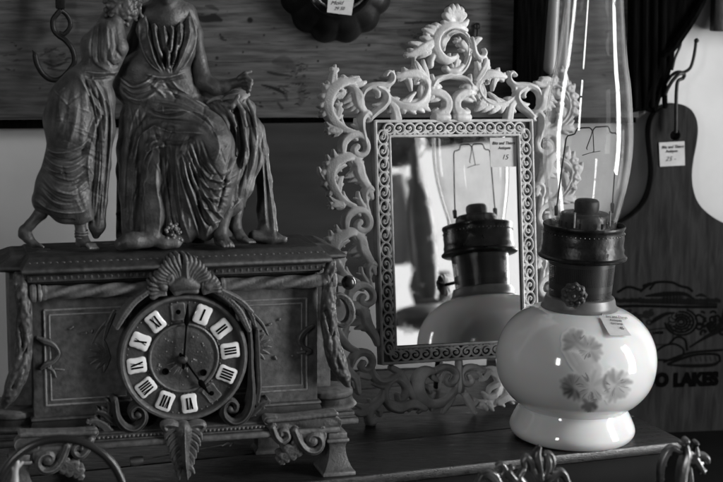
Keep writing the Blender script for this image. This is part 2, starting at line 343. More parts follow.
# ------------------------------------------------------------------ smooth solids: implicit blobs meshed by surface nets
def surface_nets(G, o, h):
    s = G < 0; nx, ny, nz = G.shape
    c = np.zeros((nx-1, ny-1, nz-1), int)
    for i in (0, 1):
        for j in (0, 1):
            for k in (0, 1): c += s[i:nx-1+i, j:ny-1+j, k:nz-1+k]
    act = (c > 0) & (c < 8); I, J, K = np.nonzero(act); n = len(I); idx = -np.ones(act.shape, int); idx[I, J, K] = np.arange(n)
    P = np.zeros((n, 3)); cnt = np.zeros(n)
    cor = [(0, 0, 0), (1, 0, 0), (0, 1, 0), (1, 1, 0), (0, 0, 1), (1, 0, 1), (0, 1, 1), (1, 1, 1)]
    for a in range(8):
        for ax in range(3):
            if cor[a][ax] == 0:
                bq = list(cor[a]); bq[ax] = 1
                va = G[I+cor[a][0], J+cor[a][1], K+cor[a][2]]; vb = G[I+bq[0], J+bq[1], K+bq[2]]; m_ = (va < 0) != (vb < 0)
                t = np.where(m_, va/(va-vb+1e-15), 0); q = np.tile(np.array(cor[a], float), (n, 1)); q[:, ax] += t
                P[m_] += q[m_]; cnt[m_] += 1
    P = (P/cnt[:, None]+np.stack([I, J, K], 1))*h+o
    Fs = []
    for ax in range(3):
        b, c2 = [(1, 2), (2, 0), (0, 1)][ax]
        sl0 = [slice(1, -1)]*3; sl1 = [slice(1, -1)]*3; sl0[ax] = slice(0, -1); sl1[ax] = slice(1, None)
        A = s[tuple(sl0)]; B = s[tuple(sl1)]; I, J, K = np.nonzero(A != B); E = np.stack([I, J, K], 1)
        off = np.array([1, 1, 1]); off[ax] = 0; E = E+off
        def cell(db, dc):
            q = E.copy(); q[:, b] -= db; q[:, c2] -= dc; return idx[q[:, 0], q[:, 1], q[:, 2]]
        f = np.stack([cell(1, 1), cell(0, 1), cell(0, 0), cell(1, 0)], 1); fl = B[I, J, K]
        f[fl] = f[fl][:, ::-1]; Fs.append(f)
    return P, np.vstack(Fs)
def blobs(caps, h=.0009, kk=.004):
    """caps: list of chains [(u,d,z,r),...] in a local frame, optionally (chain, k). -> verts, faces"""
    A = np.array([p for c in caps for p in c[0]]); mg = A[:, 3].max()*.6+.01
    lo = (A[:, :3]-A[:, 3:]).min(0)-.006; hi = (A[:, :3]+A[:, 3:]).max(0)+.006; n = ((hi-lo)/h).astype(int)+2
    G = np.full(n, .02)
    ax = [lo[i]+h*np.arange(n[i]) for i in range(3)]
    for ch, k in caps:
        k = k or kk; ch = np.array(ch)
        for i in range(max(1, len(ch)-1)):
            p = ch[i]; q = ch[min(i+1, len(ch)-1)]; R = max(p[3], q[3])+k+.003
            s = [slice(max(0, int((min(p[a], q[a])-R-lo[a])/h)), min(n[a], int((max(p[a], q[a])+R-lo[a])/h)+2)) for a in range(3)]
            X = ax[0][s[0]][:, None, None]; Y = ax[1][s[1]][None, :, None]; Z = ax[2][s[2]][None, None, :]
            D = q[:3]-p[:3]; t = np.clip(((X-p[0])*D[0]+(Y-p[1])*D[1]+(Z-p[2])*D[2])/(D@D+1e-15), 0, 1)
            d = np.sqrt((X-p[0]-D[0]*t)**2+(Y-p[1]-D[1]*t)**2+(Z-p[2]-D[2]*t)**2)-(p[3]+(q[3]-p[3])*t)
            g = G[tuple(s)]; hh = np.clip(k-np.abs(g-d), 0, None)/k; G[tuple(s)] = np.minimum(g, d)-hh*hh*k*.25
    for _ in range(2):
        G[1:-1, 1:-1, 1:-1] = (G[1:-1, 1:-1, 1:-1]*2+G[:-2, 1:-1, 1:-1]+G[2:, 1:-1, 1:-1]+G[1:-1, :-2, 1:-1]+G[1:-1, 2:, 1:-1]+G[1:-1, 1:-1, :-2]+G[1:-1, 1:-1, 2:])/8
    return surface_nets(G, lo, h)
def vnormals(V, Fc):
    a = V[Fc[:, 2]]-V[Fc[:, 0]]; b = V[Fc[:, 3]]-V[Fc[:, 1]]; n = np.cross(a, b); N_ = np.zeros_like(V)
    for j in range(4): np.add.at(N_, Fc[:, j], n)
    return N_/(np.linalg.norm(N_, axis=1)[:, None]+1e-15)
def sculpt(V, Fc, strokes, scale=.00108):
    """press folds into a surface: strokes [(pts(x,y), width, height)] measured on the photo, applied along the normals"""
    N_ = vnormals(V, Fc); v = V-CAM; z = v@fw; X = 361.5+F*(v@RV)/z; Y = 241-F*(v@UV)/z
    face = np.clip(-(N_*v).sum(1)/np.linalg.norm(v, axis=1)*2.2, 0, 1); D = np.zeros(len(V))
    for pts, w, hgt in strokes:
        S = smooth_pts(pts, 5); best = np.full(len(V), 1e9); tt = np.zeros(len(V))
        m_ = (X > S[:, 0].min()-3*w) & (X < S[:, 0].max()+3*w) & (Y > S[:, 1].min()-3*w) & (Y < S[:, 1].max()+3*w) & (face > 0)
        if not m_.any(): continue
        x, y = X[m_], Y[m_]; bb = np.full(m_.sum(), 1e9); ta = np.zeros(m_.sum())
        for i in range(len(S)-1):
            dx, dy = S[i+1][:2]-S[i][:2]; t = np.clip(((x-S[i][0])*dx+(y-S[i][1])*dy)/(dx*dx+dy*dy+1e-9), 0, 1)
            d = (x-S[i][0]-dx*t)**2+(y-S[i][1]-dy*t)**2; u = d < bb; bb[u] = d[u]; ta[u] = (i+t[u])/(len(S)-1)
        fade = np.clip(np.minimum(ta, 1-ta)*5+.25, 0, 1)
        D[m_] += hgt*fade*(np.exp(-np.sqrt(bb)/(w*.75)) if hgt > 1.4 else np.exp(-bb/(w*w)))
    return V+N_*(D*face*scale)[:, None]
def text(pl, s, a, b, size, m, parent, name='lettering', rot=0., sx=1., ext=.00004, off=.0003, bold=0., align='LEFT', shear=0.):
    cu = bpy.data.curves.new(name, 'FONT'); cu.body = s; cu.size = size; cu.extrude = ext; cu.offset = bold; cu.align_x = align; cu.shear = shear; cu.resolution_u = 3
    t = bpy.data.objects.new('tmp', cu); COL.objects.link(t); dg = bpy.context.evaluated_depsgraph_get()
    me = bpy.data.meshes.new_from_object(t.evaluated_get(dg)); bpy.data.objects.remove(t)
    c, s_ = math.cos(rot), math.sin(rot)
    V = [pl.W(a+(v.co.x*sx)*c-v.co.y*s_, b+(v.co.x*sx)*s_+v.co.y*c, off+v.co.z) for v in me.vertices]
    return mk(name, V, [tuple(p.vertices) for p in me.polygons], m, parent, False)
def ink_field(X, Y, strokes):
    """coverage 0..1 at points from strokes [(pts(x,y,r), strength)]"""
    D = np.zeros(X.shape)
    for pts, st in strokes:
        S = smooth_pts(pts, 5) if len(pts) > 1 else np.array([pts[0], pts[0]], float)
        for i in range(len(S)-1):
            p, q = S[i], S[i+1]; R = max(p[2], q[2])*1.6+1
            m_ = (X > min(p[0], q[0])-R) & (X < max(p[0], q[0])+R) & (Y > min(p[1], q[1])-R) & (Y < max(p[1], q[1])+R)
            if not m_.any(): continue
            x, y = X[m_], Y[m_]; dx, dy = q[0]-p[0], q[1]-p[1]; t = np.clip(((x-p[0])*dx+(y-p[1])*dy)/(dx*dx+dy*dy+1e-9), 0, 1)
            r = p[2]+(q[2]-p[2])*t; d = np.sqrt((x-p[0]-dx*t)**2+(y-p[1]-dy*t)**2)
            D[m_] = np.maximum(D[m_], st*np.clip((r-d)/(.35*r+.3)+.5, 0, 1))
    return D
# ------------------------------------------------------------------ setting
def struct(o, kind='structure'): o['kind'] = kind; return o
WY = .17; WP = vplane((0, 2.17), WY)                       # wall plane, square to the plank board
def wf(u, d, z): return WP.W(u, z, -d)
b = MB().box(wf, -1.6, 1.5, 0, .1, -.9, 1.3); struct(b.out('wall', M['wall'], smooth=False))
# table: yaw 21 degrees, right-hand front corner measured in the photo
TY = math.radians(20.5); TC = onz(686, 441)
TP = Plane(TC, (math.cos(TY), math.sin(TY), 0), (0, 0, 1))
def tf(u, d, z): return TC+TP.u*u-TP.n*d+np.array([0, 0, z])
t = thing('table', tf(-.6, .1, -.02), 'dark wooden table top with a rounded edge carrying the clock, mirror and lamp', 'table')
tb = MB()
for k in range(4):
    d0 = k*.115-.0; d1 = d0+.1143
    tb.loft(tf, -1.5, 0, d0, d1, [(0 if k else -.003, -.0135), (0, -.0115), (0, -.003), (-.0008, -.0008), (-.002, 0)])
tb.out('table_top', M['table'], t, bev=.0006)
ap = MB().loft(tf, -1.5, -.02, .018, .44, [(0, -.075), (0, -.0145)]); ap.out('apron', M['lower'], t, bev=.002)
lo = MB(); lo.box(lambda u, d, z: np.array([u, d, z]), -1.6, 1.6, .9, 2.6, -.15, -.1165)
struct(lo.out('lower_shelf', M['lower'], smooth=False))
# weathered plank on the wall, with knots, nail holes and cracks
def sheet(name, pl, pxr, step, off, strokes, m, parent, thick=.0, fn=None):
    x = np.arange(pxr[0], pxr[2]+.01, step); y = np.arange(pxr[1], pxr[3]+.01, step); X, Y = np.meshgrid(x, y, indexing='ij')
    V = [pl.at(a, c, off) for a, c in zip(X.ravel(), Y.ravel())]; nx, ny = X.shape
    I = np.arange(nx*ny).reshape(nx, ny); f = np.stack([I[:-1, 1:], I[1:, 1:], I[1:, :-1], I[:-1, :-1]], -1).reshape(-1, 4)
    D = ink_field(X.ravel(), Y.ravel(), strokes)
    if fn is not None: D = fn(X.ravel(), Y.ravel(), D)
    return mk(name, V, f, m, parent, True, {'ink': D})
pk = thing('weathered_board', wf(-.15, -.012, .345), 'weathered grey wooden plank with knots and nail holes on the wall behind the statues', 'plank')
PK = WP.shift(.024)
zb = .340
PB = MB(); PR = WP.loc(640, 60, .024)[0]; PB.box(wf, -1.0, PR, -.0225, 0, zb, .80); PB.out('plank_body', M['plank'], pk, False)
marks = [([(x, y, r)], s) for x, y, r, s in ((250, 20, 2.6, 1), (243, 52, 1, .9), (217, 58, 1.6, .9), (249, 42, 1.3, .9), (222, 38, 1.8, .8), (264, 35, 1, .9), (274, 28, .9, .8), (216, 65, 1, .9), (229, 73, .8, .9),
         (317, 47, 1, .9), (318, 61, 1.1, 1), (369, 45, 1.4, .9), (366, 50, .8, .8), (300, 70, 2, .7), (304, 76, 1.6, .7), (299, 84, 1.4, .8), (307, 66, 1, .7), (340, 25, .8, .8), (40, 88, 1, .6), (14, 70, 1, .6), (375, 30, 1, .8))]
marks += [([(196, 17, 2), (204, 19, 3.2), (214, 18, 3.4), (221, 20, 1.5)], .95), ([(206, 6, 1), (212, 7, 2), (218, 10, 1)], .6), ([(220, 34, .8), (222, 39, 1), (226, 40, .8)], .8),
          ([(262, 85, .7), (270, 87, 1.2), (278, 90, 1.6), (284, 93, 1.2)], 1), ([(268, 72, 1), (276, 74, 1.4), (284, 75, 1), (292, 76, .7)], .8), ([(274, 62, 2), (284, 61, 5), (292, 66, 3), (296, 74, 1)], .45),
          ([(203, 61, .4), (230, 62.5, .5), (262, 61, .4)], .6), ([(56, 48, .7), (48, 52, 1), (40, 56, .6)], .7), ([(44, 62, 1), (54, 66, 1.3), (66, 62, .8)], .8), ([(46, 50, 2), (56, 58, 4), (64, 54, 2)], .45), ([(48, 68, 1), (58, 70, 1), (66, 70, .7)], .7),
          ([(405, 23, .8), (425, 22, 1.2), (440, 23, .7)], .8), ([(400, 32, 3), (415, 33, 5), (430, 30, 3)], .4), ([(402, 45, 2), (412, 50, 3), (425, 50, 2)], .5), ([(350, 44, .4), (375, 43, .6), (395, 45, .4)], .5),
          ([(300, 90, 2), (302, 98, 3), (300, 104, 2)], .4), ([(285, 94, 2), (287, 100, 1)], .6), ([(278, 103, 1), (282, 108, 1.5)], .7), ([(380, 78, 1), (386, 80, 1.6)], .6)]
marks = [([(x, y, r*1.1) for x, y, r in p], min(1, s*1.0)) for p, s in marks]
for cx_, cy_, rx_, ry_, n_ in ((296, 72, 10, 12, 26), (281, 90, 14, 5, 18), (208, 17, 12, 4, 14), (300, 92, 8, 14, 16), (56, 56, 16, 9, 26), (420, 34, 18, 14, 18), (240, 104, 26, 5, 14), (12, 60, 10, 20, 10), (610, 60, 14, 30, 12), (380, 84, 12, 8, 10)):
    for k_ in range(n_):
        a_ = random.uniform(0, 6.28); q_ = random.random()**.7; x = cx_+rx_*q_*math.cos(a_); y = cy_+ry_*q_*math.sin(a_); l_ = random.uniform(1, 9); marks.append(([(x-l_/2, y, .2), (x, y+random.uniform(-.8, .8), random.uniform(.3, 1.1)), (x+l_/2, y+random.uniform(-1.5, 1.5), .2)], random.uniform(.4, 1)))
for i in range(150):
    x = random.uniform(-10, 540); y = random.uniform(-6, 108); l_ = random.uniform(8, 60); marks.append(([(x, y, .15), (x+l_*.5, y-.5+random.uniform(-.8, .8), random.uniform(.2, .5)), (x+l_, y-1, .15)], random.uniform(.15, .6)))
for i in range(70): marks.append(([(random.uniform(0, 540), random.uniform(0, 108), random.uniform(.3, .8))], random.uniform(.3, .8)))
marks += [([(0+i*37, 8+13*(i % 9)+random.uniform(-3, 3), .35), (20+i*37, 8+13*(i % 9), .5), (45+i*37, 9+13*(i % 9)+random.uniform(-2, 2), .3)], .35) for i in range(14)]
sheet('plank_face', PK, (-14, -8, 639, 118), .95, 0, marks, M['plank'], pk)
MB().box(wf, -1.0, PR, -.016, 0, zb-.012, zb-.0005).out('shaded_lip', M['bracket'], pk, False)  # near-black lip: the shadow strip under the plank put in as colour
# dark glossy panel leaning behind clock and mirror
dp = MB(); pu0 = WP.loc(232, 200, .03)[0]; pu1 = WP.loc(545, 200, .03)[0]
dp.box(wf, pu0, pu1, -.034, -.026, -.0, .3335)
tagtop(dp.out('glossy_backboard', M['panel'], smooth=True, bev=.0015), 'tall dark glossy panel standing against the wall behind the ivory mirror', 'panel')
cd_pl = WP.shift(.06); a0, b0 = cd_pl.loc(338, 284); a1, b1 = cd_pl.loc(486, 385)
MB_ = MB(); MB_.box(wf, a0, a1, -.06, -.056, .001, b0)
tagtop(MB_.out('pale_card', M['card'], smooth=True, bev=.0005), 'plain pale card standing on the table behind the lower half of the mirror', 'card')
# carved dark wood bracket, upper right
BP = WP.shift(.03)
poly = [(629, -22), (712, -22), (700, 2), (694, 10), (688, 25), (676, 46), (672, 50), (668, 66), (664, 80), (657, 104), (655, 113), (644, 111), (629, 113)]
pg = MB().prism(BP, [BP.loc(x, y) for x, y in poly], 0, -.029)
br = thing('carved_wood_bracket', BP.at(650, 112), 'dark carved wooden bracket hanging down right of the glass chimney', 'bracket')
pg.out('bracket_board', M['bracket'], br, False, bev=.003)
random.seed(3)
st = [([(706, -8, 4), (694, 14, 5), (682, 32, 5.5), (671, 48, 5), (664, 54, 3.5)], -.2, 2), ([(672, 50, 3), (668, 70, 3), (661, 90, 2.6), (655, 110, 2)], .2, 1),
      ([(662, 52, 3), (660, 70, 3), (652, 88, 3), (644, 108, 2)], .3)]
for i in range(4): x = 635+i*9.6; st.append(([(x, -18, 3.2), (x+random.uniform(-1, 1), 50, 3.4), (x+random.uniform(-2, 2), 106, 2.6)], 0))
relief('carving', BP, st, M['bracket'], br, g=.0011, thick=.001, k=.6)
MP_ = MB(); q0 = BP.loc(515, -30); q1 = BP.loc(546, 112); MP_.box(lambda u, d, z: BP.W(u, z, -d), q0[0], q1[0], -.014, .0045, q1[1], q0[1])
tagtop(MP_.out('dark_stripe', M['bracket'], smooth=True, bev=.002), 'narrow black upright post on the plank between the mirror crest and the candles', 'stripe')  # near-black upright box set over the plank
# two pale taper candles hung by the wick
for i, (xt, xb, yb, r, lab) in enumerate(((556, 549.5, 74, 6.4, 'wider pale taper candle hanging nearest to the plank'), (569, 562, 70, 4.6, 'thinner pale taper candle hanging behind the chimney edge'))):
    pl = WP.shift(.10-.005*i); c0 = pl.at(xt, -30); c1 = pl.at(xb, yb); rr = r*.00131; t_ = np.linspace(0, 1, 30)
    P = [c0*(1-s)+c1*s for s in t_]; R = [rr*(.8+.25*s) if s < .95 else rr*1.05*math.sqrt(max(.02, 1-((s-.95)/.052)**2)) for s in t_]
    mb = MB().tube(P, R, 20); tagtop(mb.out('taper_candle', M['candle'], sh=0), lab, 'candle', 'pale candles hanging by the chimney')
# picture frame corner top right
FP = WP.shift(.004); fr_ = thing('picture_frame', FP.at(760, 10), 'corner of a black picture frame with a pale inner line at the upper right edge', 'picture frame')
x0, y1 = FP.loc(709, 31); 
for nm, o0, o1, th_, m_ in (('frame_rail', 0, .016, .018, 'iron'), ('inner_moulding', .0165, .021, .012, 'burner_light')):
    mb = MB(); mb.loft(lambda u, d, z: FP.W(u, z, -d), x0+o0, x0+o1, -th_, 0, [(0, y1+o0), (0, y1+.3)]); mb.loft(lambda u, d, z: FP.W(u, z, -d), x0+o1+.0003, x0+.35, -th_, 0, [(0, y1+o0), (0, y1+o1)])
    mb.out(nm, M[m_], fr_, bev=.002)
MB().box(lambda u, d, z: FP.W(u, z, -d), x0+.022, x0+.35, -.006, -.001, y1+.022, y1+.3).out('picture', M['vase'], fr_, False)
# ------------------------------------------------------------------ hooks
def rod(name, pl, pts, r, m, parent=None, taper=None):
    S = smooth_pts([(x, y, o) for x, y, o in pts], 8); P = [pl.at(x, y, o) for x, y, o in S]
    rr = r*.00135; R = [rr]*len(P)
    if taper: R = [rr*(1 if i < len(P)-8 else max(.3, (len(P)-1-i)/8)) for i in range(len(P))]
    return MB().tube(P, R, 10).out(name, m, parent, sh=0)
HP = WP.shift(.045)
hk = thing('s_hook', HP.at(60, 10), 'black iron pot hook with a pointed curl hanging left of the statues', 'hook')
rod('hook_rod', HP, [(60.5, 10, 0), (57, 14, 0), (53, 20, 0), (53.5, 29, 0), (58, 35, .001), (65, 40, .004), (71, 47, .006), (74, 55, .006), (74, 63, .006), (68, 72, .006), (60, 79, .007), (51, 79.5, .008), (43, 74, .009), (37, 64, .01), (35, 55, .01), (32.5, 50, .01)], 2.6, M['iron'], hk, True)
rod('hook_eye', HP, [(60.5, 10, 0), (66, 14, -.003), (70, 21, -.004), (69.5, 28, -.004), (64, 34, -.004), (59, 33, -.004)], 2.2, M['iron'], hk)
MB().loft(lambda u, d, z: HP.W(*HP.loc(60.5, 9))+HP.u*u-HP.n*d+np.array([0, 0, z]), -.0062, .0062, -.004, .004, [(-.001, 0), (0, .002), (0, .06)]).out('hanger_block', M['iron'], hk, bev=.001)
H2 = WP.shift(.029)
k2 = thing('wall_hook', H2.at(690, 42), 'black iron wall hook with an upturned knob end holding the cutting board hook', 'hook')
rod('hook_arm', H2, [(696, 41, 0), (695, 50, 0), (693, 60, 0), (690, 68, 0), (684, 72, 0), (677, 72, 0), (671, 76, -.004), (664, 86, -.008), (656, 98, -.02)], 1.7, M['iron'], k2)
MB().ball(H2.at(696.5, 40.5), .0034).out('knob', M['iron'], k2, sh=0)
rod('hook_brace', H2, [(672, 70, .002), (675, 58, -.002), (680, 46, -.01), (683, 30, -.03)], 1.4, M['iron'], k2)
k3 = thing('hanging_hook', H2.at(676, 80), 'dark steel s shaped hook passing through the hole of the cutting board', 'hook')
rod('hook_rod', H2, [(665, 95, .004), (668, 88, .006), (673, 80, .008), (679, 74, .008), (684, 74, .003), (683, 78, -.002), (678, 81, -.0), (676.5, 90, .003), (676, 105, .004), (676, 124, .005), (675.5, 133, .004)], 1.9, M['iron'], k3)
# ------------------------------------------------------------------ cutting board
CP = WP.shift(.023)
cb_ = thing('cutting_board', CP.at(675, 431), 'large dark wooden paddle cutting board with printed picture hanging by its handle', 'cutting board')
half = [(675, 103.5), (684, 105), (692, 110), (697, 119), (698.5, 130), (697, 144), (694, 160), (692.5, 175), (694, 190), (699, 203), (708, 213), (722, 222), (740, 228), (754, 234), (760, 246), (762, 300), (761, 380), (759, 420), (754, 430)]
L0 = [CP.loc(x, y) for x, y in half]; ax_ = L0[0][0]
S = smooth_pts([(a, c, 0) for a, c in L0], 4)[:, :2]; outl = [(a, c) for a, c in S]+[(2*ax_-a, c) for a, c in S[::-1][:-1]]
bm = bmesh.new(); hc = CP.loc(675, 135.5); hr = .0066
vo = [bm.verts.new(CP.W(a, c)-ORG[cb_.name]) for a, c in outl[1:]]; vh = [bm.verts.new(CP.W(hc[0]+hr*math.cos(t), hc[1]+hr*math.sin(t))-ORG[cb_.name]) for t in np.linspace(0, 2*PI, 28, endpoint=False)]
eo = [bm.edges.new((vo[i], vo[(i+1) % len(vo)])) for i in range(len(vo))]; eh = [bm.edges.new((vh[i], vh[(i+1) % len(vh)])) for i in range(len(vh))]
bmesh.ops.triangle_fill(bm, edges=eo+eh, use_beauty=True)
bmesh.ops.dissolve_limit(bm, angle_limit=.01, verts=bm.verts[:], edges=bm.edges[:])
r_ = bmesh.ops.extrude_face_region(bm, geom=bm.faces[:]); ev = [v for v in r_['geom'] if isinstance(v, bmesh.types.BMVert)]
bmesh.ops.translate(bm, verts=ev, vec=Vector(-CP.n*.019)); bmesh.ops.recalc_face_normals(bm, faces=bm.faces[:])
me = bpy.data.meshes.new('board'); bm.to_mesh(me); bm.free(); me.materials.append(M['board'])
bo = bpy.data.objects.new('board', me); COL.objects.link(bo); bo.parent = cb_
bo.modifiers.new('b', 'BEVEL').width = .0022; bo.modifiers['b'].segments = 3; bo.modifiers['b'].limit_method = 'ANGLE'
# printed picture on the board: hills, farm, cabbage, potato, carrots
pr = []
def ln(pts, r=.8, s=.9): pr.append(([(x, y, r*1.35) for x, y in pts], min(1, s*1.1)))
ln([(618, 292), (628, 287), (640, 290)], 1); ln([(641, 291), (647, 286), (654, 283), (660, 282), (672, 282.5), (680, 286), (688, 288), (692, 291)], 1); ln([(644, 286), (650, 284)], 1.3); ln([(650, 289), (654, 284)], .8)
for x in range(612, 720, 4):
    pr.append(([(x, 300+random.uniform(-1, 1), 2.2), (x+3, 301, 2)], .85))
ln([(610, 307), (640, 306), (680, 307), (716, 307)], 1.1, .95); ln([(640, 302), (680, 303), (716, 304.5)], 1.2, .8)
pr.append(([(646, 296, 1), (656, 295, 2), (668, 294, 2.6), (684, 294, 2), (694, 299, 1)], .95)); pr.append(([(670, 298, 4.5), (679, 298, 4.5)], .7)); pr.append(([(696, 296, .8), (701, 295, 1.6), (706, 296.5, .8)], .9))
for i in range(6): ln([(664+i*3.2, 292), (664+i*3.2, 303)], .5, .9)
def ring(cx, cy, rx, ry, a0, a1, r=.8, s=.9, n=12): ln([(cx+rx*math.cos(math.radians(a)), cy+ry*math.sin(math.radians(a))) for a in np.linspace(a0, a1, n)], r, s)
for q in (3, 6, 9, 12.5, 16): ring(681, 322, q, q*.82, 150+q*9, 470+q*4, .8)
for q in range(10): a = q*36; ring(681+9*math.cos(a), 322+7*math.sin(a), 4, 3.2, a*20, a*20+220, .6, .8)
for q in range(26): x = 698+random.uniform(0, 26); y = 314+random.uniform(0, 20); ring(x, y, 3, 3, random.uniform(0, 360), random.uniform(200, 400), .9, .9)
for q in range(34): x = 612+random.uniform(0, 46); y = 311+random.uniform(0, 14); ring(x, y, 2.4, 2, random.uniform(0, 360), random.uniform(200, 500), .8, .7)
pr.append(([(652, 322, 1.6), (658, 318, 2.2), (666, 314, 1.8), (674, 313, 1)], .95)); pr.append(([(668, 326, 3), (672, 332, 2)], .9))
ln([(648, 330), (670, 329), (671, 343), (650, 345)], .5, .7); ln([(655, 352), (664, 346), (674, 344), (683, 349), (682, 356), (672, 360), (658, 360)], .8); ln([(670, 343), (677, 337), (685, 340), (687, 350)], .9)
for q in range(9): ln([(690+q*1.5, 347-q*1.0), (704+q*1.8, 339-q*1.6), (724, 330-q*2.6)], .7, .85)
ln([(664, 362), (690, 353), (722, 350)], .9); pr.append(([(668, 365, .8), (690, 366, 1.8), (712, 365, 1.8), (720, 361, 1)], .95)); ln([(668, 364), (690, 356), (706, 354), (718, 355), (720, 361)], 1)
for q in range(6): ln([(690+q*5, 357), (691+q*5, 361)], .5, .6)
sheet('printed_picture', CP, (608, 276, 735, 372), .55, .0004, pr, M['board'], cb_)
a_, b_ = CP.loc(593.5, 384.8); fs = .0212

for s_, x_ in (('LAND', 596), ('O', 655), ('LAKES', 673.5)):
    a_, b_ = CP.loc(x_, 386); text(CP, s_, a_, b_, .0258, M['black'], cb_, 'printed_lettering', sx=.93, bold=.0019, off=.0007)
a_, b_ = CP.loc(652.5, 334); text(CP, 'LAKES', a_, b_, .0052, M['black'], cb_, 'small_lettering', sx=1.1, bold=.0003, off=.0007)
def price_tag(pl, quad, lines, parent, off=.0012, name='price_tag'):
    P = [pl.at(x, y, off) for x, y in quad]; n = pl.n*.0004
    t_ = mk(name, [P[0], P[1], P[2], P[3]]+[q-n for q in P], [(3, 2, 1, 0), (4, 5, 6, 7), (0, 1, 5, 4), (1, 2, 6, 5), (2, 3, 7, 6), (3, 0, 4, 7)], M['paper'], parent, False); fixn(t_)
    u = P[1]-P[0]; wd = np.linalg.norm(u); u = u/wd; v = (P[0]-P[3]); hg = np.linalg.norm(v); v = v-u*(v@u); v /= np.linalg.norm(v)
    q = Plane(P[3], u, v)
    for s, x, y, sz, sx, bo_, sh in lines:
        text(q, s, wd*x, hg*y, hg*sz, M['ink'], t_ if parent is not None else None, 'lettering', sx=sx, bold=bo_*hg, off=.0003, shear=sh)
    return t_
price_tag(CP, [(659, 142.5), (684.5, 141.2), (685, 165.3), (660, 166.6)], [('Bits and Things', .06, .74, .17, .92, .004, .25), ('Antiques', .22, .57, .16, .9, .004, .25), ('25 -', .2, .22, .26, 1.1, 0, .35)], cb_)
# ------------------------------------------------------------------ jelly mould hanging at the top
JP = WP.shift(.05)
jm = thing('fluted_mould', JP.at(338, 38), 'round dark fluted tin mould with a beaded wire rim hanging at the top edge', 'mould')
jc = np.array(JP.loc(339, -22)); J3 = JP.W(*jc)
mb = MB(); prof = [(.0, -.004), (.036, -.004), (.040, .002), (.047, .006), (.052, 0), (.062, -.006), (.072, -.018), (.076, -.03), (.074, -.045), (.0, -.046)]
def flut(t, h): return 1+(.075*abs(math.sin(t*7)) if h < -.001 else 0)
mb.lathe([(r*1.02, h) for r, h in prof], J3, JP.n, 196, lambda t, h: flut(t, h)*math.sqrt((math.cos(t)*1.06)**2+(math.sin(t)*.96)**2)); mb.out('mould_body', M['mold'], jm, sh=50)
mb = MB(); cpts = [J3+JP.u*(.0395*1.0)*math.cos(t)+JP.v*(.0405)*math.sin(t)+JP.n*.009 for t in np.linspace(0, 2*PI, 121)]
mb.tube(cpts, [.0016*(1+.22*(i % 2)) for i in range(121)], 8); mb.out('wire_rim', M['silver'], jm)
price_tag(JP, [(328.5, -6), (355, -6), (351.5, 15.3), (327, 12.2)], [('Mold', .13, .42, .3, 1.1, 0, .5), ('29 50', .25, .12, .26, 1.0, 0, .5)], jm, off=.012)
# ------------------------------------------------------------------ oil lamp
LB = np.array([.2453, 1.80, 0.]); LA = np.array([.030, -.0177, 1.]); LA /= np.linalg.norm(LA)
lamp = thing('oil_lamp', LB, 'tall oil lamp with white milk glass font, printed flowers and clear glass chimney', 'oil lamp')
def LP(h): return LB+LA*h
def lc(prof, C=LB, n=128, **k): return MB().lathe(prof, C, LA, n, **k)
def dens(pr_, k=5): S = smooth_pts([(r, h, 0) for r, h in pr_], k); return [(abs(a), c) for a, c, _ in S]
FPRO = dens([(.0, .002), (.058, .002), (.0645, .0008), (.069, .003), (.0722, .0085), (.0722, .014), (.0695, .021), (.066, .028), (.0632, .0335), (.0622, .0368)], 6)+dens([(.0622, .0372), (.0655, .040), (.074, .0465), (.083, .057), (.0893, .070), (.0922, .086), (.0918, .100), (.0885, .114), (.0815, .1275), (.071, .139), (.058, .1475), (.046, .152), (.041, .1525)], 6)
font = lc(FPRO, n=192).out('glass_font', M['milk'], lamp, sh=50)
coll = lc([(.0405, .1505), (.0438, .151), (.0442, .1535), (.0425, .1555), (.0412, .1575), (.0405, .162), (.039, .1655), (.0365, .1665), (.030, .167)]).out('brass_collar', M['collar'], lamp)
# burner basket with rows of holes
n = 200; V = []; cyl = []; hs = np.linspace(.1655, .2085, 30); aX = np.cross(LA, [0, 1, 0]); aX /= np.linalg.norm(aX); aY = np.cross(LA, aX)
for h in hs:
    for t in np.linspace(0, 2*PI, n+1):
        r = .0355+(h-.1655)*.055
        V.append(LP(h)+r*(math.cos(t)*aX+math.sin(t)*aY)); cyl.append((t*.036/.0021, (h-.1655)/.00175+1, 0))
Fc = [(i*(n+1)+j, i*(n+1)+j+1, (i+1)*(n+1)+j+1, (i+1)*(n+1)+j) for i in range(29) for j in range(n)]
mk('burner_basket', V, Fc, M['perf'], lamp, True, {'cyl': np.array(cyl)})
lc([(.0, .168), (.030, .168), (.030, .19), (.029, .206), (.012, .21), (.012, .262), (0, .262)]).out('wick_tube', M['iron'], lamp)
gal = lc([(.036, .2078), (.0405, .2085), (.0478, .2098), (.0502, .2112), (.0505, .2132), (.0492, .2145), (.0478, .2152), (.0466, .218), (.0470, .222), (.0462, .2235), (.0458, .229), (.0462, .236), (.0458, .2375), (.0455, .243), (.0462, .2455), (.0470, .2472), (.0465, .2492), (.0452, .2495), (.0445, .247), (.0435, .243), (.038, .2415), (.024, .2415), (.0, .2415)])
gal.out('gallery', M['burner'], lamp)
mb = MB()
for i in range(56):
    t = 2*PI*i/56; c = LP(.2402)+.0461*(math.cos(t)*aX+math.sin(t)*aY); mb.ball(c, .00072, 5)
mb.out('gallery_holes', M['silver'], lamp)
lc([(.0345, .2418), (.0345, .2445), (.0295, .2452), (.0285, .2465), (.0282, .257), (.0270, .2612), (.0255, .2625), (.0180, .2632), (.013, .2632)]).out('burner_cone', M['burner'], lamp)
mb = MB()
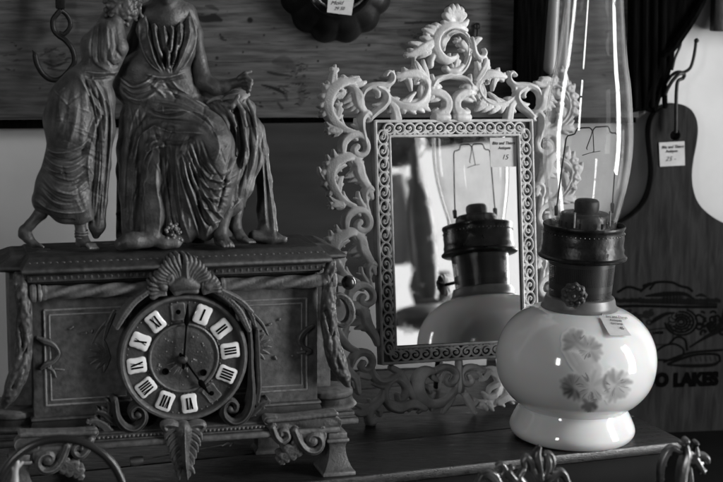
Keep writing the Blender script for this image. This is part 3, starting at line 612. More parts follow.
for i in range(20):
    t = 2*PI*i/20; mb.box(lambda u, d, z: LP(.2475+z)+(.0284+d)*(math.cos(t)*aX+math.sin(t)*aY)+u*(-math.sin(t)*aX+math.cos(t)*aY), -.0013, .0013, -.001, .0008, 0, .006)
mb.out('cone_slots', M['black'], lamp)
lc([(.0, .262), (.0125, .2625), (.0138, .265), (.0142, .272), (.0136, .2755), (.0112, .2775), (0, .2782)], C=LB-aX*.0015).out('flame_spreader', M['iron'], lamp)
# chimney: clear, leaning slightly in the gallery
CA = np.array([.015, -.012, 1.]); CA /= np.linalg.norm(CA)
cpro = dens([(.0358, 0), (.0366, .008), (.0400, .022), (.0450, .045), (.0488, .070), (.0503, .092), (.0500, .112), (.0478, .138), (.0445, .165), (.0400, .190), (.0365, .218), (.0330, .25), (.0312, .275), (.0302, .31), (.0300, .36)], 6)
CB = LP(.2425)
chm = MB().lathe(cpro, CB, CA, 160).out('glass_chimney', M['chimney'], lamp, sh=0)
ip = [(r-.0017, h) for r, h in cpro]
MB().lathe(ip, CB, CA, 160).out('chimney_inner_wall', M['chimney'], lamp, sh=0)
MB().tube([CB+CA*.36+.0292*(math.cos(t)*np.array([1, 0, 0])+math.sin(t)*np.array([0, 1, 0])) for t in np.linspace(0, 2*PI, 60)], .0012, 8).out('chimney_lip', M['chimney'], lamp)
# wire mantle holder inside the chimney
WPn = Plane(LP(.25), (1, .12, .02), LA)
def wr(name, pts, r=.00085, parent=lamp, z=0): return MB().tube([WPn.at(x, y, z) for x, y in pts], r, 8).out(name, M['iron'], parent, sh=0)
wr('wire_holder', [(555, 213), (556.5, 200), (558.5, 175), (560.5, 155), (562, 138), (563.5, 134.6), (567, 134), (570.5, 133), (571.8, 130), (573, 127.8), (578, 127.3), (585, 127.3), (587.5, 129.5), (588.2, 132.5), (589, 129.5), (591, 127.2), (598, 127), (603.5, 127.2), (605, 129.5), (605.8, 132.5), (608, 134), (611, 134), (613, 136), (613.2, 142), (612.5, 170), (611.8, 195), (611.5, 213)])
wr('mantle_hook', [(588, 131), (587, 136), (584.6, 143), (583, 148), (584, 149.5)], .0006); wr('mantle_hook', [(588.5, 131), (589.3, 138), (590, 146), (590.5, 151.5), (589.5, 152)], .0006)
wr('mantle_support', [(579, 155), (586, 153), (592, 152), (597, 151.5)], .0004)
for x, y in ((555.5, 208), (611.5, 208)):
    c = WPn.at(x, y); mb = MB().loft(lambda u, d, z: c+np.array([u, d, z]), -.0016, .0016, -.002, .002, [(0, -.007), (.0004, .002), (0, .0045)]); mb.out('wire_clip', M['iron'], lamp, bev=.0004)
for q, w in ((574.2, .0011), (609.5, .0012)):
    MB().tube([WPn.at(q, y, .036) for y in (212, 216, 220, 224, 227)], w, 8).out('gallery_spring', M['silver'], lamp)
# wick knob: fluted wheel on a stem, towards the viewer
kd = np.array([-.26, -1, -.06]); kd /= np.linalg.norm(kd); kc = LP(.1815)
MB().tube([kc+kd*.03, kc+kd*.062], .0022, 10).out('knob_stem', M['burner'], lamp)
mb = MB().lathe([(.0, .0585), (.011, .0585), (.0142, .0600), (.0142, .0625), (.0125, .0642), (.0085, .0638), (.0060, .0652), (.003, .0645), (0, .0655)], kc, kd, 112, lambda t, h: 1+.055*math.cos(9*t)*(1 if h < .0655 else 0)); kn = mb.out('wick_knob', M['knob'], lamp)
ku = np.cross(kd, [0, 0, 1]); ku /= np.linalg.norm(ku); kv = np.cross(ku, kd); mb = MB()
for i in range(9):
    t = 2*PI*i/9; c = kc+kd*.0625+.0090*(math.cos(t)*ku+math.sin(t)*kv); mb.ball(c, .0036, 8)
mb.ball(kc+kd*.065, .0026, 7); mb.out('knob_bosses', M['knob'], kn)
# printed flowers on the font, wrapped on its surface
from mathutils.bvhtree import BVHTree
dg = bpy.context.evaluated_depsgraph_get()
fb = BVHTree.FromPolygons([Vector(v.co)+Vector(ORG[lamp.name]) for v in font.data.vertices], [tuple(p.vertices) for p in font.data.polygons])
rnd = random.Random(8); fl = []
def petalfan(cx, cy, n, r0, r1, a0, a1, w, s):
    for i in range(n):
        a = math.radians(a0+(a1-a0)*i/max(1, n-1)+rnd.uniform(-5, 5)); R = r1*rnd.uniform(.85, 1.1)
        fl.append(([(cx+r0*math.cos(a), cy+r0*math.sin(a), w*.3), (cx+(r0+R)/2*math.cos(a), cy+(r0+R)/2*math.sin(a), w), (cx+R*math.cos(a+.08), cy+R*math.sin(a+.08), w*.8)], s*1.35*rnd.uniform(.55, 1.2)))
for x_, y_, r_ in ((591, 386, 15), (573, 386, 10), (614, 385, 12), (589, 350, 10), (576, 343, 8), (584, 368, 9), (590, 400, 7)): fl.append(([(x_, y_, r_*.9)], .34))
petalfan(591, 387, 17, 3, 17, 0, 340, 2.0, .34); petalfan(573, 386, 13, 1, 12, 60, 330, 2.4, .45); petalfan(615, 385, 15, 2, 15, -140, 120, 2.4, .42); petalfan(589, 350, 13, 2, 12, -170, 70, 2.2, .42)
petalfan(577, 343, 9, 2, 13, 150, 290, 2.2, .42)
petalfan(590, 402, 8, 0, 9, 30, 150, 1.8, .55); petalfan(613, 392, 8, 0, 10, -60, 170, 1.6, .35)
for i in range(12): x = 566+i*2.5; fl.append(([(x, 352+i*.6, 1.2), (x+7, 364+i*.6, 1.6), (588+rnd.uniform(-4, 6), 380, 1.0)], .28*rnd.uniform(.6, 1.3)))
for i in range(7): fl.append(([(568+i, 334+i*1.3, 1.6), (573+i, 342+i, 2.0), (580+i, 350+i, 1.2)], .5*rnd.uniform(.6, 1.1)))
petalfan(575, 388, 6, 2, 12, 60, 200, 1.5, .6); fl.append(([(606, 375, 1.5), (604, 384, 1.8), (608, 392, 1.2)], .75)); fl.append(([(563, 384, 1.5), (566, 392, 1.5), (576, 395, 1.2)], .65)); fl.append(([(584, 400, 2), (590, 405, 2.4), (596, 400, 1.4)], .75)); fl.append(([(573, 335, 2), (578, 342, 2), (584, 345, 1.2)], .65))
x = np.arange(552, 638, .6); y = np.arange(326, 413, .6); X, Y = np.meshgrid(x, y, indexing='ij'); D = ink_field(X.ravel(), Y.ravel(), fl)
D = D.reshape(X.shape)
for _ in range(7): D[1:-1, 1:-1] = (D[1:-1, 1:-1]*2+D[:-2, 1:-1]+D[2:, 1:-1]+D[1:-1, :-2]+D[1:-1, 2:])/6
rnd = random.Random(18); fine = []
for cx_, cy_, n_, R_ in ((591, 387, 22, 15), (573, 386, 18, 11), (615, 385, 20, 13), (589, 350, 18, 10), (577, 343, 10, 10), (590, 401, 8, 7)):
    for i in range(n_):
        a = rnd.uniform(0, 6.28); r1_ = R_*rnd.uniform(.2, .5); r2_ = R_*rnd.uniform(.7, 1.05); fine.append(([(cx_+r1_*math.cos(a), cy_+r1_*math.sin(a), .3), (cx_+(r1_+r2_)/2*math.cos(a+.12), cy_+(r1_+r2_)/2*math.sin(a+.12), .9), (cx_+r2_*math.cos(a+.1), cy_+r2_*math.sin(a+.1), .5)], rnd.uniform(.5, .9)))
fine += [([(567+i*3, 345+i*2, .3), (578+i*2, 362+i, .5), (588, 382, .4)], .45) for i in range(4)]
Df = ink_field(X.ravel(), Y.ravel(), fine).reshape(X.shape); D = np.maximum(D, Df*np.clip(D*5, 0, 1)*.85)
V = []; keep = D > .012; idx = -np.ones(X.shape, int); q = 0; dd = []
for i in range(X.shape[0]):
    for j in range(X.shape[1]):
        if not keep[max(0, i-1):i+2, max(0, j-1):j+2].any(): continue
        h = fb.ray_cast(Vector(CAM), Vector(ray(X[i, j], Y[i, j])).normalized())
        if h[0] is None: continue
        V.append(np.array(h[0])+np.array(h[1])*(.00022 if Vector(h[1]).dot(Vector(ray(X[i, j], Y[i, j]))) < 0 else -.00022)); dd.append(D[i, j]); idx[i, j] = q; q += 1
Fc = [(idx[i, j+1], idx[i+1, j+1], idx[i+1, j], idx[i, j]) for i in range(X.shape[0]-1) for j in range(X.shape[1]-1) if min(idx[i, j], idx[i+1, j], idx[i, j+1], idx[i+1, j+1]) >= 0]
mk('printed_flowers', V, Fc, M['flower'], lamp, True, {'ink': np.array(dd)})
# price tag tied to the font
def fontpt(x, y, lift):
    h = fb.ray_cast(Vector(CAM), Vector(ray(x, y)).normalized()); nn = np.array(h[1]); nn = nn if nn@ray(x, y) < 0 else -nn; return np.array(h[0])+nn*lift
q4 = [fontpt(599.5, 318.5, .003), fontpt(618.5, 318.8, .002), fontpt(628.5, 337.5, .002), fontpt(608.5, 337.8, .004)]
def tq(a, c): x = (599.5*(1-a)+618.5*a)*(1-c)+(608.5*(1-a)+628.5*a)*c; y = 318.5*(1-c)+337.8*c; return fontpt(x, y, .0016+.003*c*c+.001*abs(a-.5))
vv = [tq(a, c) for c in np.linspace(0, 1, 6) for a in np.linspace(0, 1, 6)]
nn = np.cross(q4[1]-q4[0], q4[0]-q4[3]); nn /= np.linalg.norm(nn); nn = nn if nn[1] < 0 else -nn
tg = mk('price_tag', vv, [(i*6+j, i*6+j+1, (i+1)*6+j+1, (i+1)*6+j) for i in range(5) for j in range(5)], M['paper'], lamp)
u = q4[1]-q4[0]; qp = Plane(q4[3]+nn*.0033, u, q4[0]-q4[3]-u*((q4[0]-q4[3])@u)/(u@u)); wd = np.linalg.norm(u); hg = (q4[0]-q4[3])@qp.v
sk = ((q4[3]-q4[0])@qp.u)
for s_, xx, yy, sz in (('Bits and Things', .08, .74, .17), ('Antiques', .2, .57, .16), ('Old lamp', .16, .4, .15), ('45', .45, .14, .22)):
    to = text(qp, s_, wd*xx-sk*(yy), hg*yy, hg*sz, M['ink'], tg, sx=.85, off=.0, shear=.2)
    for v_ in to.data.vertices:
        p_ = np.array(v_.co)+ORG[lamp.name]; X_, Y_, _z = proj(p_); c_ = min(1, max(0, (Y_-318.5)/19.3)); v_.co = Vector(fontpt(X_, Y_, .0016+.003*c_*c_+.0009)-ORG[lamp.name])
MB().tube([fontpt(603, 313, .002), fontpt(602, 316, .003), (q4[0]*.9+q4[1]*.1)+nn*.001], .0004, 6).out('tag_string', M['paper'], lamp)
# ------------------------------------------------------------------ mirror
def mplane():
    yaw, lean, rol = .3587, .1502, -.0177; u = np.array([math.cos(yaw), math.sin(yaw), 0]); n = np.array([math.sin(yaw)*math.cos(lean), -math.cos(yaw)*math.cos(lean), math.sin(lean)])
    v = np.cross(n, u); return Plane((.1167, 1.9037, .2125), math.cos(rol)*u+math.sin(rol)*v, -math.sin(rol)*u+math.cos(rol)*v)
MP = mplane(); MWd, MHt = .2079, .2901
random.seed(11)
mir = thing('ornate_mirror', onz(385, 424), 'rectangular mirror in an ivory scrollwork frame leaning behind the lamp', 'mirror')
def fat(A, k): return [([(q[0], q[1], q[2]*k) for q in a[0]],)+tuple(a[1:]) for a in A]
A = []   # left side and corner (mirrored to the right), in photo measurements
def S_(pts, g=.3, li=0): A.append((pts, g, li))
def AC(*a, **k): A.extend(acanthus(*a, **k))
def LF(*a, **k): A.extend(leaf(*a, **k))
# corner C scroll
LF((332, 88), (335.5, 65), 7, n=2)
AC([(358, 84, 2.2), (349, 81.5, 3.6), (339, 83.5, 4.6), (330, 91, 5), (326.5, 102, 4.8), (328, 113, 4.4), (335, 123, 3.8), (345, 130, 3), (356, 133.5, 2.6)], side=1, n=7, L=1.35, ang=66, end=.62, g=.2, tilt=.4)
S_([(362, 83, 1.2), (358, 80, 2.4), (352, 82, 3)]); S_([(365.5, 82, 1.4), (361, 84, 2.6), (354, 85, 3)]); S_([(358.5, 77, 1.2), (352, 79, 2.6), (346, 82, 2.5)])
S_([(323, 84, 1), (326, 90, 2.4)]); S_([(319.5, 104, 1), (324, 103, 2.6)]); S_([(320.5, 112, 1.2), (326, 112, 2.6)])
S_([(348, 84, 2), (352, 89, 1.8), (353, 94, 1.6), (351, 96.5, 1)], -.3)
S_([(331, 106, 1.8), (334, 98, 2), (339, 94, 1.8), (345, 92.5, 1)], -.3); LF((338, 97), (346, 90), 4.5, n=2); S_([(341, 88, 1.2), (343, 93, 2.6), (338, 97, 2)])
LF((337, 119), (338.5, 101), 6, n=3, bend=1.5); S_([(337, 117, 2.4), (333, 108, 1.4)])
S_([(353, 87, 2.6), (357, 95, 4.6), (359, 104, 4.2), (364, 111, 3), (370, 118, 2.2)], .3, .4)
for x0, y0, x1, y1 in ((356, 97, 344, 103), (357, 101, 346.5, 107.5), (358, 104, 351, 110.5), (358, 107, 357, 112.5), (355, 92, 347, 99)): S_([(x0, y0, 2.4), ((x0+x1)/2, (y0+y1)/2-.5, 2.2), (x1, y1, .9)])
LF((340, 130), (326, 131), 7, n=2); S_([(338, 130, 3), (331, 127, 2), (326.5, 122.5, 1)]); S_([(339, 131, 3), (336, 134, 1.6), (334, 136, 1)])
S_([(341.5, 117.5, .9), (341.8, 122, 1.8), (345, 128, 2), (352, 131.5, 1.8)], 0, .4)
S_([(356.3, 119, 1.2), (357, 125, 2), (360, 131, 2.2)], 0); S_([(353, 124.5, .9), (357, 127, 1.6)], 0)
# hook with small curl joining corner and top
S_([(366.5, 146, 1.6), (364, 136, 2.4), (361.5, 128, 3.2), (361.5, 119, 3.6), (366, 113.5, 3.2), (370.5, 115.5, 2.2), (371, 120, 1.6), (368.5, 121.5, 1.2)], -.2, .5)
S_([(368, 112, 2), (366, 116, 2)], 0)
# top hook scroll
S_([(363.5, 104, 1.2), (362, 97, 2), (364.5, 90, 2.6), (371, 86, 2.8), (380, 85, 2.8), (388, 84.5, 2.4), (393, 80, 2.2), (393, 74, 1.7), (389.5, 71.5, 1.4), (386.5, 74.5, 1.5)], -.35, .3)
S_([(370, 86, 2), (377, 90, 2.2), (379, 95, 1.6), (378, 97, 1.1)], 0); S_([(377, 87, 2.6), (385, 92, 3), (387, 99, 3.4), (383, 106, 3.4), (376, 112, 3), (371, 117, 2.6)], -.3)
S_([(384, 103, 2.2), (378, 105, 1.8), (374.5, 104.5, .9)], 0); S_([(390, 83, 2), (388, 88, 1.8), (389, 91, 1)], 0); S_([(393.5, 71, .9), (393.5, 76, 1.8)], 0)
# large top C scroll
AC([(386, 95, 2.4), (392, 101, 3), (401, 106, 3.4), (412, 107.5, 3.7), (421, 104, 3.8), (427, 97, 3.8), (429.5, 88, 3.5), (427, 80, 3.1), (420.5, 76.5, 2.6), (416, 79, 2), (416, 82.5, 1.6), (418.3, 83, 1.2)], side=-1, n=0, g=.1, tilt=.4)
for x0, y0, x1, y1 in ((391, 100, 399, 98.5), (399, 105, 409.5, 98), (404, 106, 415.5, 92.5), (409, 106, 419, 99), (415, 106, 421, 98), (423, 102, 421.5, 84.5), (426, 95, 424, 84), (402, 107, 404.5, 113), (408, 108, 415.5, 113.5), (416, 107, 424, 112), (421, 105, 430, 111), (424, 103, 427, 106), (396, 103, 397, 97.5)):
    S_([(x0, y0, 2.6), ((x0*.45+x1*.55)+(y1-y0)*.06, (y0*.45+y1*.55), 2.3), (x1, y1, .9)])
AC([(429, 88, 3), (425, 79, 3.6), (416, 74, 4.2), (406, 74.5, 3.6), (398, 76.5, 2)], both=True, n=4, L=1.3, start=.25, g=.4)
S_([(404, 68, 1), (406, 73, 2.6)]); S_([(411.5, 90, 1), (410, 83, 2.2), (408, 77, 2.8)]); S_([(400, 80.5, 1), (404, 77, 2.4)])
S_([(426, 82, 3.4), (421, 73, 3), (416, 66, 2.2), (414.5, 60, 1.1)]); S_([(427, 82, 3), (426, 72, 2.4), (424, 64, 1.8), (423.5, 60, .9)]); S_([(424, 76, 2.2), (413.5, 67, 1)])
S_([(388, 100, 2.6), (393, 106, 3.4), (395.5, 112, 3.8), (397, 119, 4)], .3); S_([(393, 107, 2), (390, 112, 1.4)], 0)
# side units, three times down
def side_unit(dx, dy, sy=1., top=True, last=False):
    B = []
    def s(pts, g=.3, li=0, tl=0): B.append((pts, g, li, tl))
    # ring volute
    s([(344, 156, 1.4), (342.8, 150, 3), (344, 142, 3.6), (350, 136, 3.6), (357.5, 134.5, 3.2), (364, 138, 2.7), (367.5, 145, 2.5), (366.5, 151.5, 2.5), (361.5, 155, 2.6), (356, 153.5, 2.7), (354.8, 149.3, 2.7), (357, 146.8, 2.8)], .2, .2)
    s([(342, 150, 2.4), (342.5, 155, 1.8), (343.5, 158, 1)], 0); s([(345, 141, 2.6), (340.5, 146, 1.6), (340, 150, .8)], 0); s([(352, 136, 2), (356, 139, 1.6), (357.5, 140, .8)], 0)
    # big leaf C below it
    B.extend(acanthus([(357, 160.5, 2.2), (350, 156.5, 3.6), (341, 158.5, 4.6), (332.5, 164, 5), (328.5, 174, 5), (330.5, 185, 4.4), (336, 194, 3.8), (342.5, 201, 3), (352, 206, 2.4)], side=1, n=6, L=1.3, ang=68, start=.2, end=.7, g=.2, tilt=.4))
    s([(333.5, 150, .9), (335, 157, 2.8), (336, 161, 3)]); s([(327.5, 155.5, .9), (330, 162, 2.6)]); s([(319, 167.5, .9), (321, 173, 2), (326, 180, 2.6)]); s([(323, 184, .9), (328, 188, 2.2)])
    s([(346, 165.5, 1), (342, 165.5, 2.6), (336, 170, 2.8), (332.5, 177, 2)], -.2); s([(341, 160.5, 1), (341, 165, 2.4)], 0); s([(341, 171, 1), (339, 168, 2)], 0)
    s([(343, 177, 1), (340, 180, 2.6), (338.5, 188, 3), (339, 194, 2)]); s([(336, 174, 1), (337, 180, 2.2)]); s([(343, 184, .9), (340, 186, 2)], 0)
    s([(343, 157.5, 1.6), (349, 160, 1.8), (352.5, 165, 1.8), (354.5, 169.5, 1)], -.3, .3)
    s([(352, 158, 2.8), (358, 165, 4.6), (360, 174, 4.8), (364, 181, 4), (369, 189, 3.2), (372, 198, 2.2)], .3, .3)
    for x0, y0, x1, y1 in ((359, 169, 348, 175), (360, 173, 346, 177.5), (361, 177, 350, 181.5), (362, 180, 357, 183), (358, 165, 352, 169), (359, 165, 363, 161.5), (361, 171, 365, 173), (356, 160, 362.5, 158), (365, 185, 366, 181)): s([(x0, y0, 2.6), ((x0+x1)/2, (y0+y1)/2, 2.3), (x1, y1, .8)])
    if not last:
        s([(367, 203, 1.4), (365, 198, 2.2), (365, 192, 3), (369, 188, 3), (373, 190, 2.2)], -.2, .4)
        B.extend(leaf((343, 204), (329, 206), 6.5, n=2)); s([(341, 204, 3), (334, 201, 2), (329, 196, 1)]); s([(342, 206, 2.8), (338, 208.5, 1.4), (336, 209, .8)])
        s([(343.5, 192, .9), (344.5, 197, 1.8), (349, 203, 2), (355, 206, 1.8)], 0, .4); s([(358.5, 192.5, 1.2), (359.5, 199, 2), (364, 207, 2.2)], 0); s([(355.5, 198, .9), (359.5, 200, 1.5)], 0)
        s([(369, 197, 1.5), (366.5, 203, 1.8), (368.5, 212, 2), (370, 218, 2)], 0)
    return [([(x+dx, 146+(y-146)*sy+dy, r) for x, y, r in p], g, li, tl) for p, g, li, tl in [(q[0], q[1], q[2] if len(q) > 2 else 0, q[3] if len(q) > 3 else 0) for q in B]]
A += side_unit(0, 0); A += side_unit(3, 75.5); A += side_unit(6.2, 150, .93, last=True)
# lower ring and bottom corner
for p, g, li in [([(350, 370, 1.4), (351, 364, 3), (354, 357, 3.6), (361, 352.5, 3.4), (369, 354, 3), (373, 361, 2.7), (371, 368, 2.6), (365.5, 370.5, 2.6), (361.5, 367, 2.6), (363.5, 363, 2.6)], -.25, .2),
                 ([(347, 362, 3), (350, 372, 3.6), (356, 380, 3.4), (358.5, 391, 2.4), (359.5, 394, 1.2)], .3, 0), ([(352, 382, 2), (353.5, 388, 1)], 0, 0), ([(360, 375, 2.6), (368, 377, 3)], .3, 0),
                 ([(371, 366, 2.4), (373, 375, 3.4), (380, 381.5, 3.6), (389, 380.5, 3), (396, 376.5, 2.6), (402, 372, 2.2)], -.3, .3), ([(374, 384, 1.4), (381, 386, 2.4), (388, 386.5, 1.6)], 0, 0),
                 ([(391, 409, 2), (386.5, 401, 3), (385.5, 392, 2.8), (389, 384, 2.7), (396, 379.5, 2.6), (403, 382.5, 2.8), (406.5, 390, 3), (404, 398, 2.8), (399, 400, 2.2), (397.5, 395, 2)], -.2, .2),
                 ([(392, 368, 2.6), (400, 373, 3), (406, 382, 3), (411, 393, 3), (415, 399, 2.2)], .25, .3),
                 ([(384, 392, 2.4), (381, 399, 3), (375, 405, 4), (368, 410, 4), (360, 413.5, 3), (352.5, 412, 1.2)], .35, .5), ([(366, 409, 3), (360, 406, 2.2), (356, 405, 1.2)], .3, .3), ([(372, 405, 2.6), (369.5, 400, 1.2)], .3, .3),
                 ([(371, 409, 3.6), (369, 416, 3.6), (370, 422, 3.4), (373, 422.5, 3)], 0, .6), ([(376, 407, 3.2), (380, 410, 2.4), (380, 415, 1.8)], .3, .3),
                 ([(386, 400, 3), (392, 405.5, 4.6), (400, 408, 4.6), (408, 405, 4), (416, 404, 4), (424, 408, 3)], .35, 0), ([(396, 408, 3), (403, 412, 1.4)], .3, 0), ([(414, 404, 3), (409, 411, 1.2)], .3, 0), ([(424, 407, 3), (419, 412.5, 1.2)], .3, 0)]: S_(p, g, li)
relief('left_scrollwork', MP, fat(A, 1.22), M['ivory'], mir, g=.00062, thick=.0055, k=1.15, off=-.004)
relief('right_scrollwork', MP, fat(A, 1.22), M['ivory'], mir, g=.00062, thick=.0055, k=1.15, off=-.004, flip=0.)
A = []
# crest
AC([(441, 51, 1.2), (443, 45, 2.2), (446, 37, 3), (452, 31.5, 3), (460, 31, 2.6), (467, 36, 2.4), (470, 45, 2.4), (469.5, 56, 2.4), (466, 66, 2.4), (459, 73, 2.6), (449, 76, 2.6), (440, 79, 2.4), (432, 86, 2)], n=0, g=.1, tilt=-.4)
A.append(([(466, 30, 2), (458, 26, 3.4), (448, 25.5, 4), (439, 31, 4.2), (434.5, 40, 4.4), (435, 50, 4.4), (440, 57, 4.2), (447, 60.5, 3.6), (454, 58, 2.4), (457, 54.5, 1.2)], .1, .5, .4))
A.append(([(440, 33, 1.4), (437.5, 42, 1.6), (439, 51, 1.6), (444, 57, 1.4)], -.5, 2.6))
LF((467, 50), (456, 38), 6, n=3); A.append(([(462, 43, 3), (466, 48, 2.6), (468, 54, 2)], .3, .2)); A.append(([(450, 54, 1), (449, 58, 2)], 0)); A.append(([(444, 50, 1.2), (443, 43, 3), (447, 38, 2.6)], .3, .4))
LF((455, 70), (455, 54), 6, n=3, bend=2); A.append(([(462, 66, 2.4), (456, 71, 3.4), (449, 71, 2.4), (446, 68.5, 2.8)], 0, .6))
AC([(434, 42, 4), (427, 46, 5), (420, 50, 4.6), (412, 54, 3.2), (406, 55, 1.2)], both=True, n=4, L=1.25, ang=50, g=.4)
for x0, y0, x1, y1 in ((424, 46, 411, 42.5), (430, 40, 422.5, 37), (428, 52, 420, 57), (430, 44, 426, 33), (434, 34, 424.5, 29), (436, 30, 428.5, 26), (438, 27, 434.5, 24)): A.append(([(x0, y0, 3.2), ((x0+x1)/2, (y0+y1)/2, 2.8), (x1, y1, 1.3)], .35, .3))
A.append(([(434, 54, 2.6), (431, 60, 3), (430.5, 65, 3)], 0)); A.append(([(416, 62, 1.4), (419, 68, 2.6), (424, 78, 3)], .3))
# shell with its rim
for i, a in enumerate((-160, -132, -104, -76, -48, -20)):
    c, s_ = math.cos(math.radians(a)), math.sin(math.radians(a)); A.append(([(455+2*c, 22+2*s_, 1.6), (455+6*c, 21+7*s_, 2.9), (455+9.6*c, 19+11*s_, 2.6), (455+9*c, 17+12.5*s_, 1.2)], .45, .6))
A.append(([(444, 22, 2), (448, 25, 3), (456, 26, 3), (464, 24.5, 3), (467.5, 20.5, 1.6)], .2, .4)); A.append(([(461, 27, 3), (465, 31, 2)], 0))
# small hook right of the crest
A.append(([(472.5, 38, 1.4), (473, 45, 2.8), (474.5, 52, 2.8), (478.5, 57, 2.4), (483.5, 56.5, 2), (485.8, 52.5, 1.6), (484.5, 49.3, 1.4)], -.2, .3)); A.append(([(480.5, 38.5, 1.6), (477, 40, 2.8), (474, 44, 2.6)], .3, .3))
A.append(([(486, 57, 1.2), (486, 64, 3), (482, 72, 3.6), (477, 80, 3)], .3)); A.append(([(477, 62, 1.2), (479, 68, 2.4), (481, 76, 3)], .3)); A.append(([(481, 57, 1.8), (481, 62, 1.4)], 0)); A.append(([(470, 50, 2), (474, 52, 2)], 0))
# centre bulbs and oval link
for q in (1, -1):
    X = lambda x: 451.5+q*(x-451.5)
    A.append(([(X(429), 93, 2.4), (X(435), 92.5, 4), (X(442), 95, 4.6), (X(447), 101, 4.6), (X(446.5), 109, 4.6), (X(441), 114, 4.8), (X(435), 112, 2.4), (X(437), 109, 1.6)], .3, .3))
    A.append(([(X(446), 117.5, 4.4), (X(441), 117.5, 4.6), (X(436), 117.5, 4)], 0, 1)); A.append(([(X(440), 98, 2.4), (X(436), 99.5, 2.4), (X(431), 101, 1.4)], .3)); A.append(([(X(428), 100, 1.4), (X(432), 96, 2.6)], 0))
    A.append(([(X(429), 88, 3), (X(434), 88, 4), (X(438), 86, 2.4), (X(441), 87, 1.2)], .3)); A.append(([(X(432), 86, 3), (X(436), 80, 2.6), (X(442), 77.5, 2.4), (X(451.5), 76, 2.4)], -.3, .2)); A.append(([(X(433), 80, 2.4), (X(432.5), 75, 1.1)], 0)); A.append(([(X(431), 90, 3), (X(436), 93, 3), (X(444), 93, 2.4)], .2))
relief('crest', MP, fat(A, 1.12), M['ivory'], mir, g=.0006, thick=.0055, k=1.15, off=-.003)
# dark disc behind the shell and nail
MB().tube([MP.at(455, 15, -.012), MP.at(455, 15, -.009)], .0148, 40).out('shell_backing', M['backing'], mir)
A = []
# base scrolls, symmetric about the lower middle
for q in (1, -1):
    X = lambda x: 459.5+q*(x-459.5)
    A += [([(X(449), 376, 1.8), (X(446.5), 380.5, 2.2), (X(450), 384, 2.6), (X(455.5), 381, 2.8), (X(457.3), 374, 2.8), (X(452), 368.5, 2.8), (X(444), 367.5, 2.8), (X(436.5), 370.5, 2.6)], -.25, .2),
          ([(X(436), 371, 2), (X(426), 371, 4), (X(418.5), 377, 5), (X(417), 388, 5), (X(421), 398, 4.8), (X(430), 404, 4), (X(441), 403.5, 3.6), (X(450), 398, 3), (X(456), 390, 2.6), (X(458.5), 382, 2.2)], .1, 0, .5*q),
          ([(X(452), 397, 3), (X(448), 404, 3), (X(443.5), 413, 1.2)], .3, 0), ([(X(444), 402, 3), (X(447), 409, 1.4)], .3, 0), ([(X(436), 405, 2.6), (X(432), 410, 1.2)], .3, 0), ([(X(430), 404, 2.6), (X(426), 410, 1.2)], .3, 0), ([(X(440), 372, 2), (X(437), 377, 1.4)], 0, 0),
          ([(X(421), 384, 2.6), (X(428), 388, 2.2), (X(430), 392, 1.4)], .3, .2), ([(X(424), 396, 2.6), (X(431), 397, 2.4), (X(435), 393, 1.2)], .3, .2), ([(X(430), 372, 2.6), (X(434), 378, 2.2), (X(438), 381, 1.2)], .3, .2)]
A += [([(459.5, 362, 2.6), (459.5, 374, 2.6), (459.5, 388, 3), (459.5, 392, 1.4)], -.3, .4)]
relief('base_scrolls', MP, fat(A, 1.22), M['ivory'], mir, g=.0006, thick=.0055, k=1.15, off=-.004)
# rectangular openwork frame
def mfr(u, d, z): return MP.W(u, z, -d)
bw = .0197; W2, H2_ = MWd/2, MHt/2
rails = []
def strip(P0, du, dw, L, nmot, wd):
    """guilloche run: P0 start on the outer edge, du along, dw inward (unit 2d)"""
    P0, du, dw = map(np.array, (P0, du, dw)); pit = L/nmot; c = wd*.5; hf = nmot/2
    for i in range(nmot):
        sg = 1 if i < hf else -1
        s0 = (i+.5)*pit
        def pt(a, w, r): q = P0+du*(s0+sg*a)+dw*(c+w); return (q[0], q[1], r)
        Ra = pit*.49; Rw = .0060
        rails.append(([pt(Ra*math.cos(t), Rw*math.sin(t), .0011) for t in np.linspace(0, 2*PI, 14)], -.2, 0))
        rails.append(([pt(-Ra*.9, Rw*.3, .0011), pt(-Ra*.45, Rw*.52, .0011), pt(Ra*.1, Rw*.42, .0010), pt(Ra*.32, 0, .0010), pt(Ra*.12, -Rw*.32, .0011), pt(-Ra*.12, -Rw*.12, .0015)], -.2, 0))
        rails.append(([pt(-pit*.5-.0012, Rw+.0010, .0008), pt(-pit*.5, Rw*.55, .0011), pt(-pit*.5+.0012, Rw+.0010, .0008)], 0, 0))
strip((-W2+.012, H2_-.0022), (1, 0), (0, -1), MWd-.024, 14, bw-.0035)
strip((-W2+.012, -H2_+.0022), (1, 0), (0, 1), MWd-.024, 14, bw-.0035)
strip((-W2+.0022, H2_-.012), (0, -1), (1, 0), MHt-.024, 16, bw-.0035)
strip((W2-.0022, H2_-.012), (0, -1), (-1, 0), MHt-.024, 16, bw-.0035)
def rect(a, b_, r, g, li=0):
    c = [(-a, b_), (a, b_), (a, -b_), (-a, -b_)]
    for i in range(4):
        p, q = c[i], c[(i+1) % 4]; rails.append(([(*p, r), (*q, r)], g, li))
rect(W2-.0015, H2_-.0015, .0018, 0, .0004); rect(W2-bw+.0006, H2_-bw+.0006, .0016, 0, .0002)
relief('openwork_frame', MP, rails, M['ivory'], mir, g=.0005, thick=.0022, k=.9, px=False, off=0.)
mb = MB(); e = .0012
for a0, a1, b0, b1 in ((-W2+.0002, -W2+bw-.0012, -H2_+.0002, H2_-.0002), (W2-bw+.0012, W2-.0002, -H2_+.0002, H2_-.0002)): mb.box(mfr, a0, a1, .0030, .0135, b0, b1)
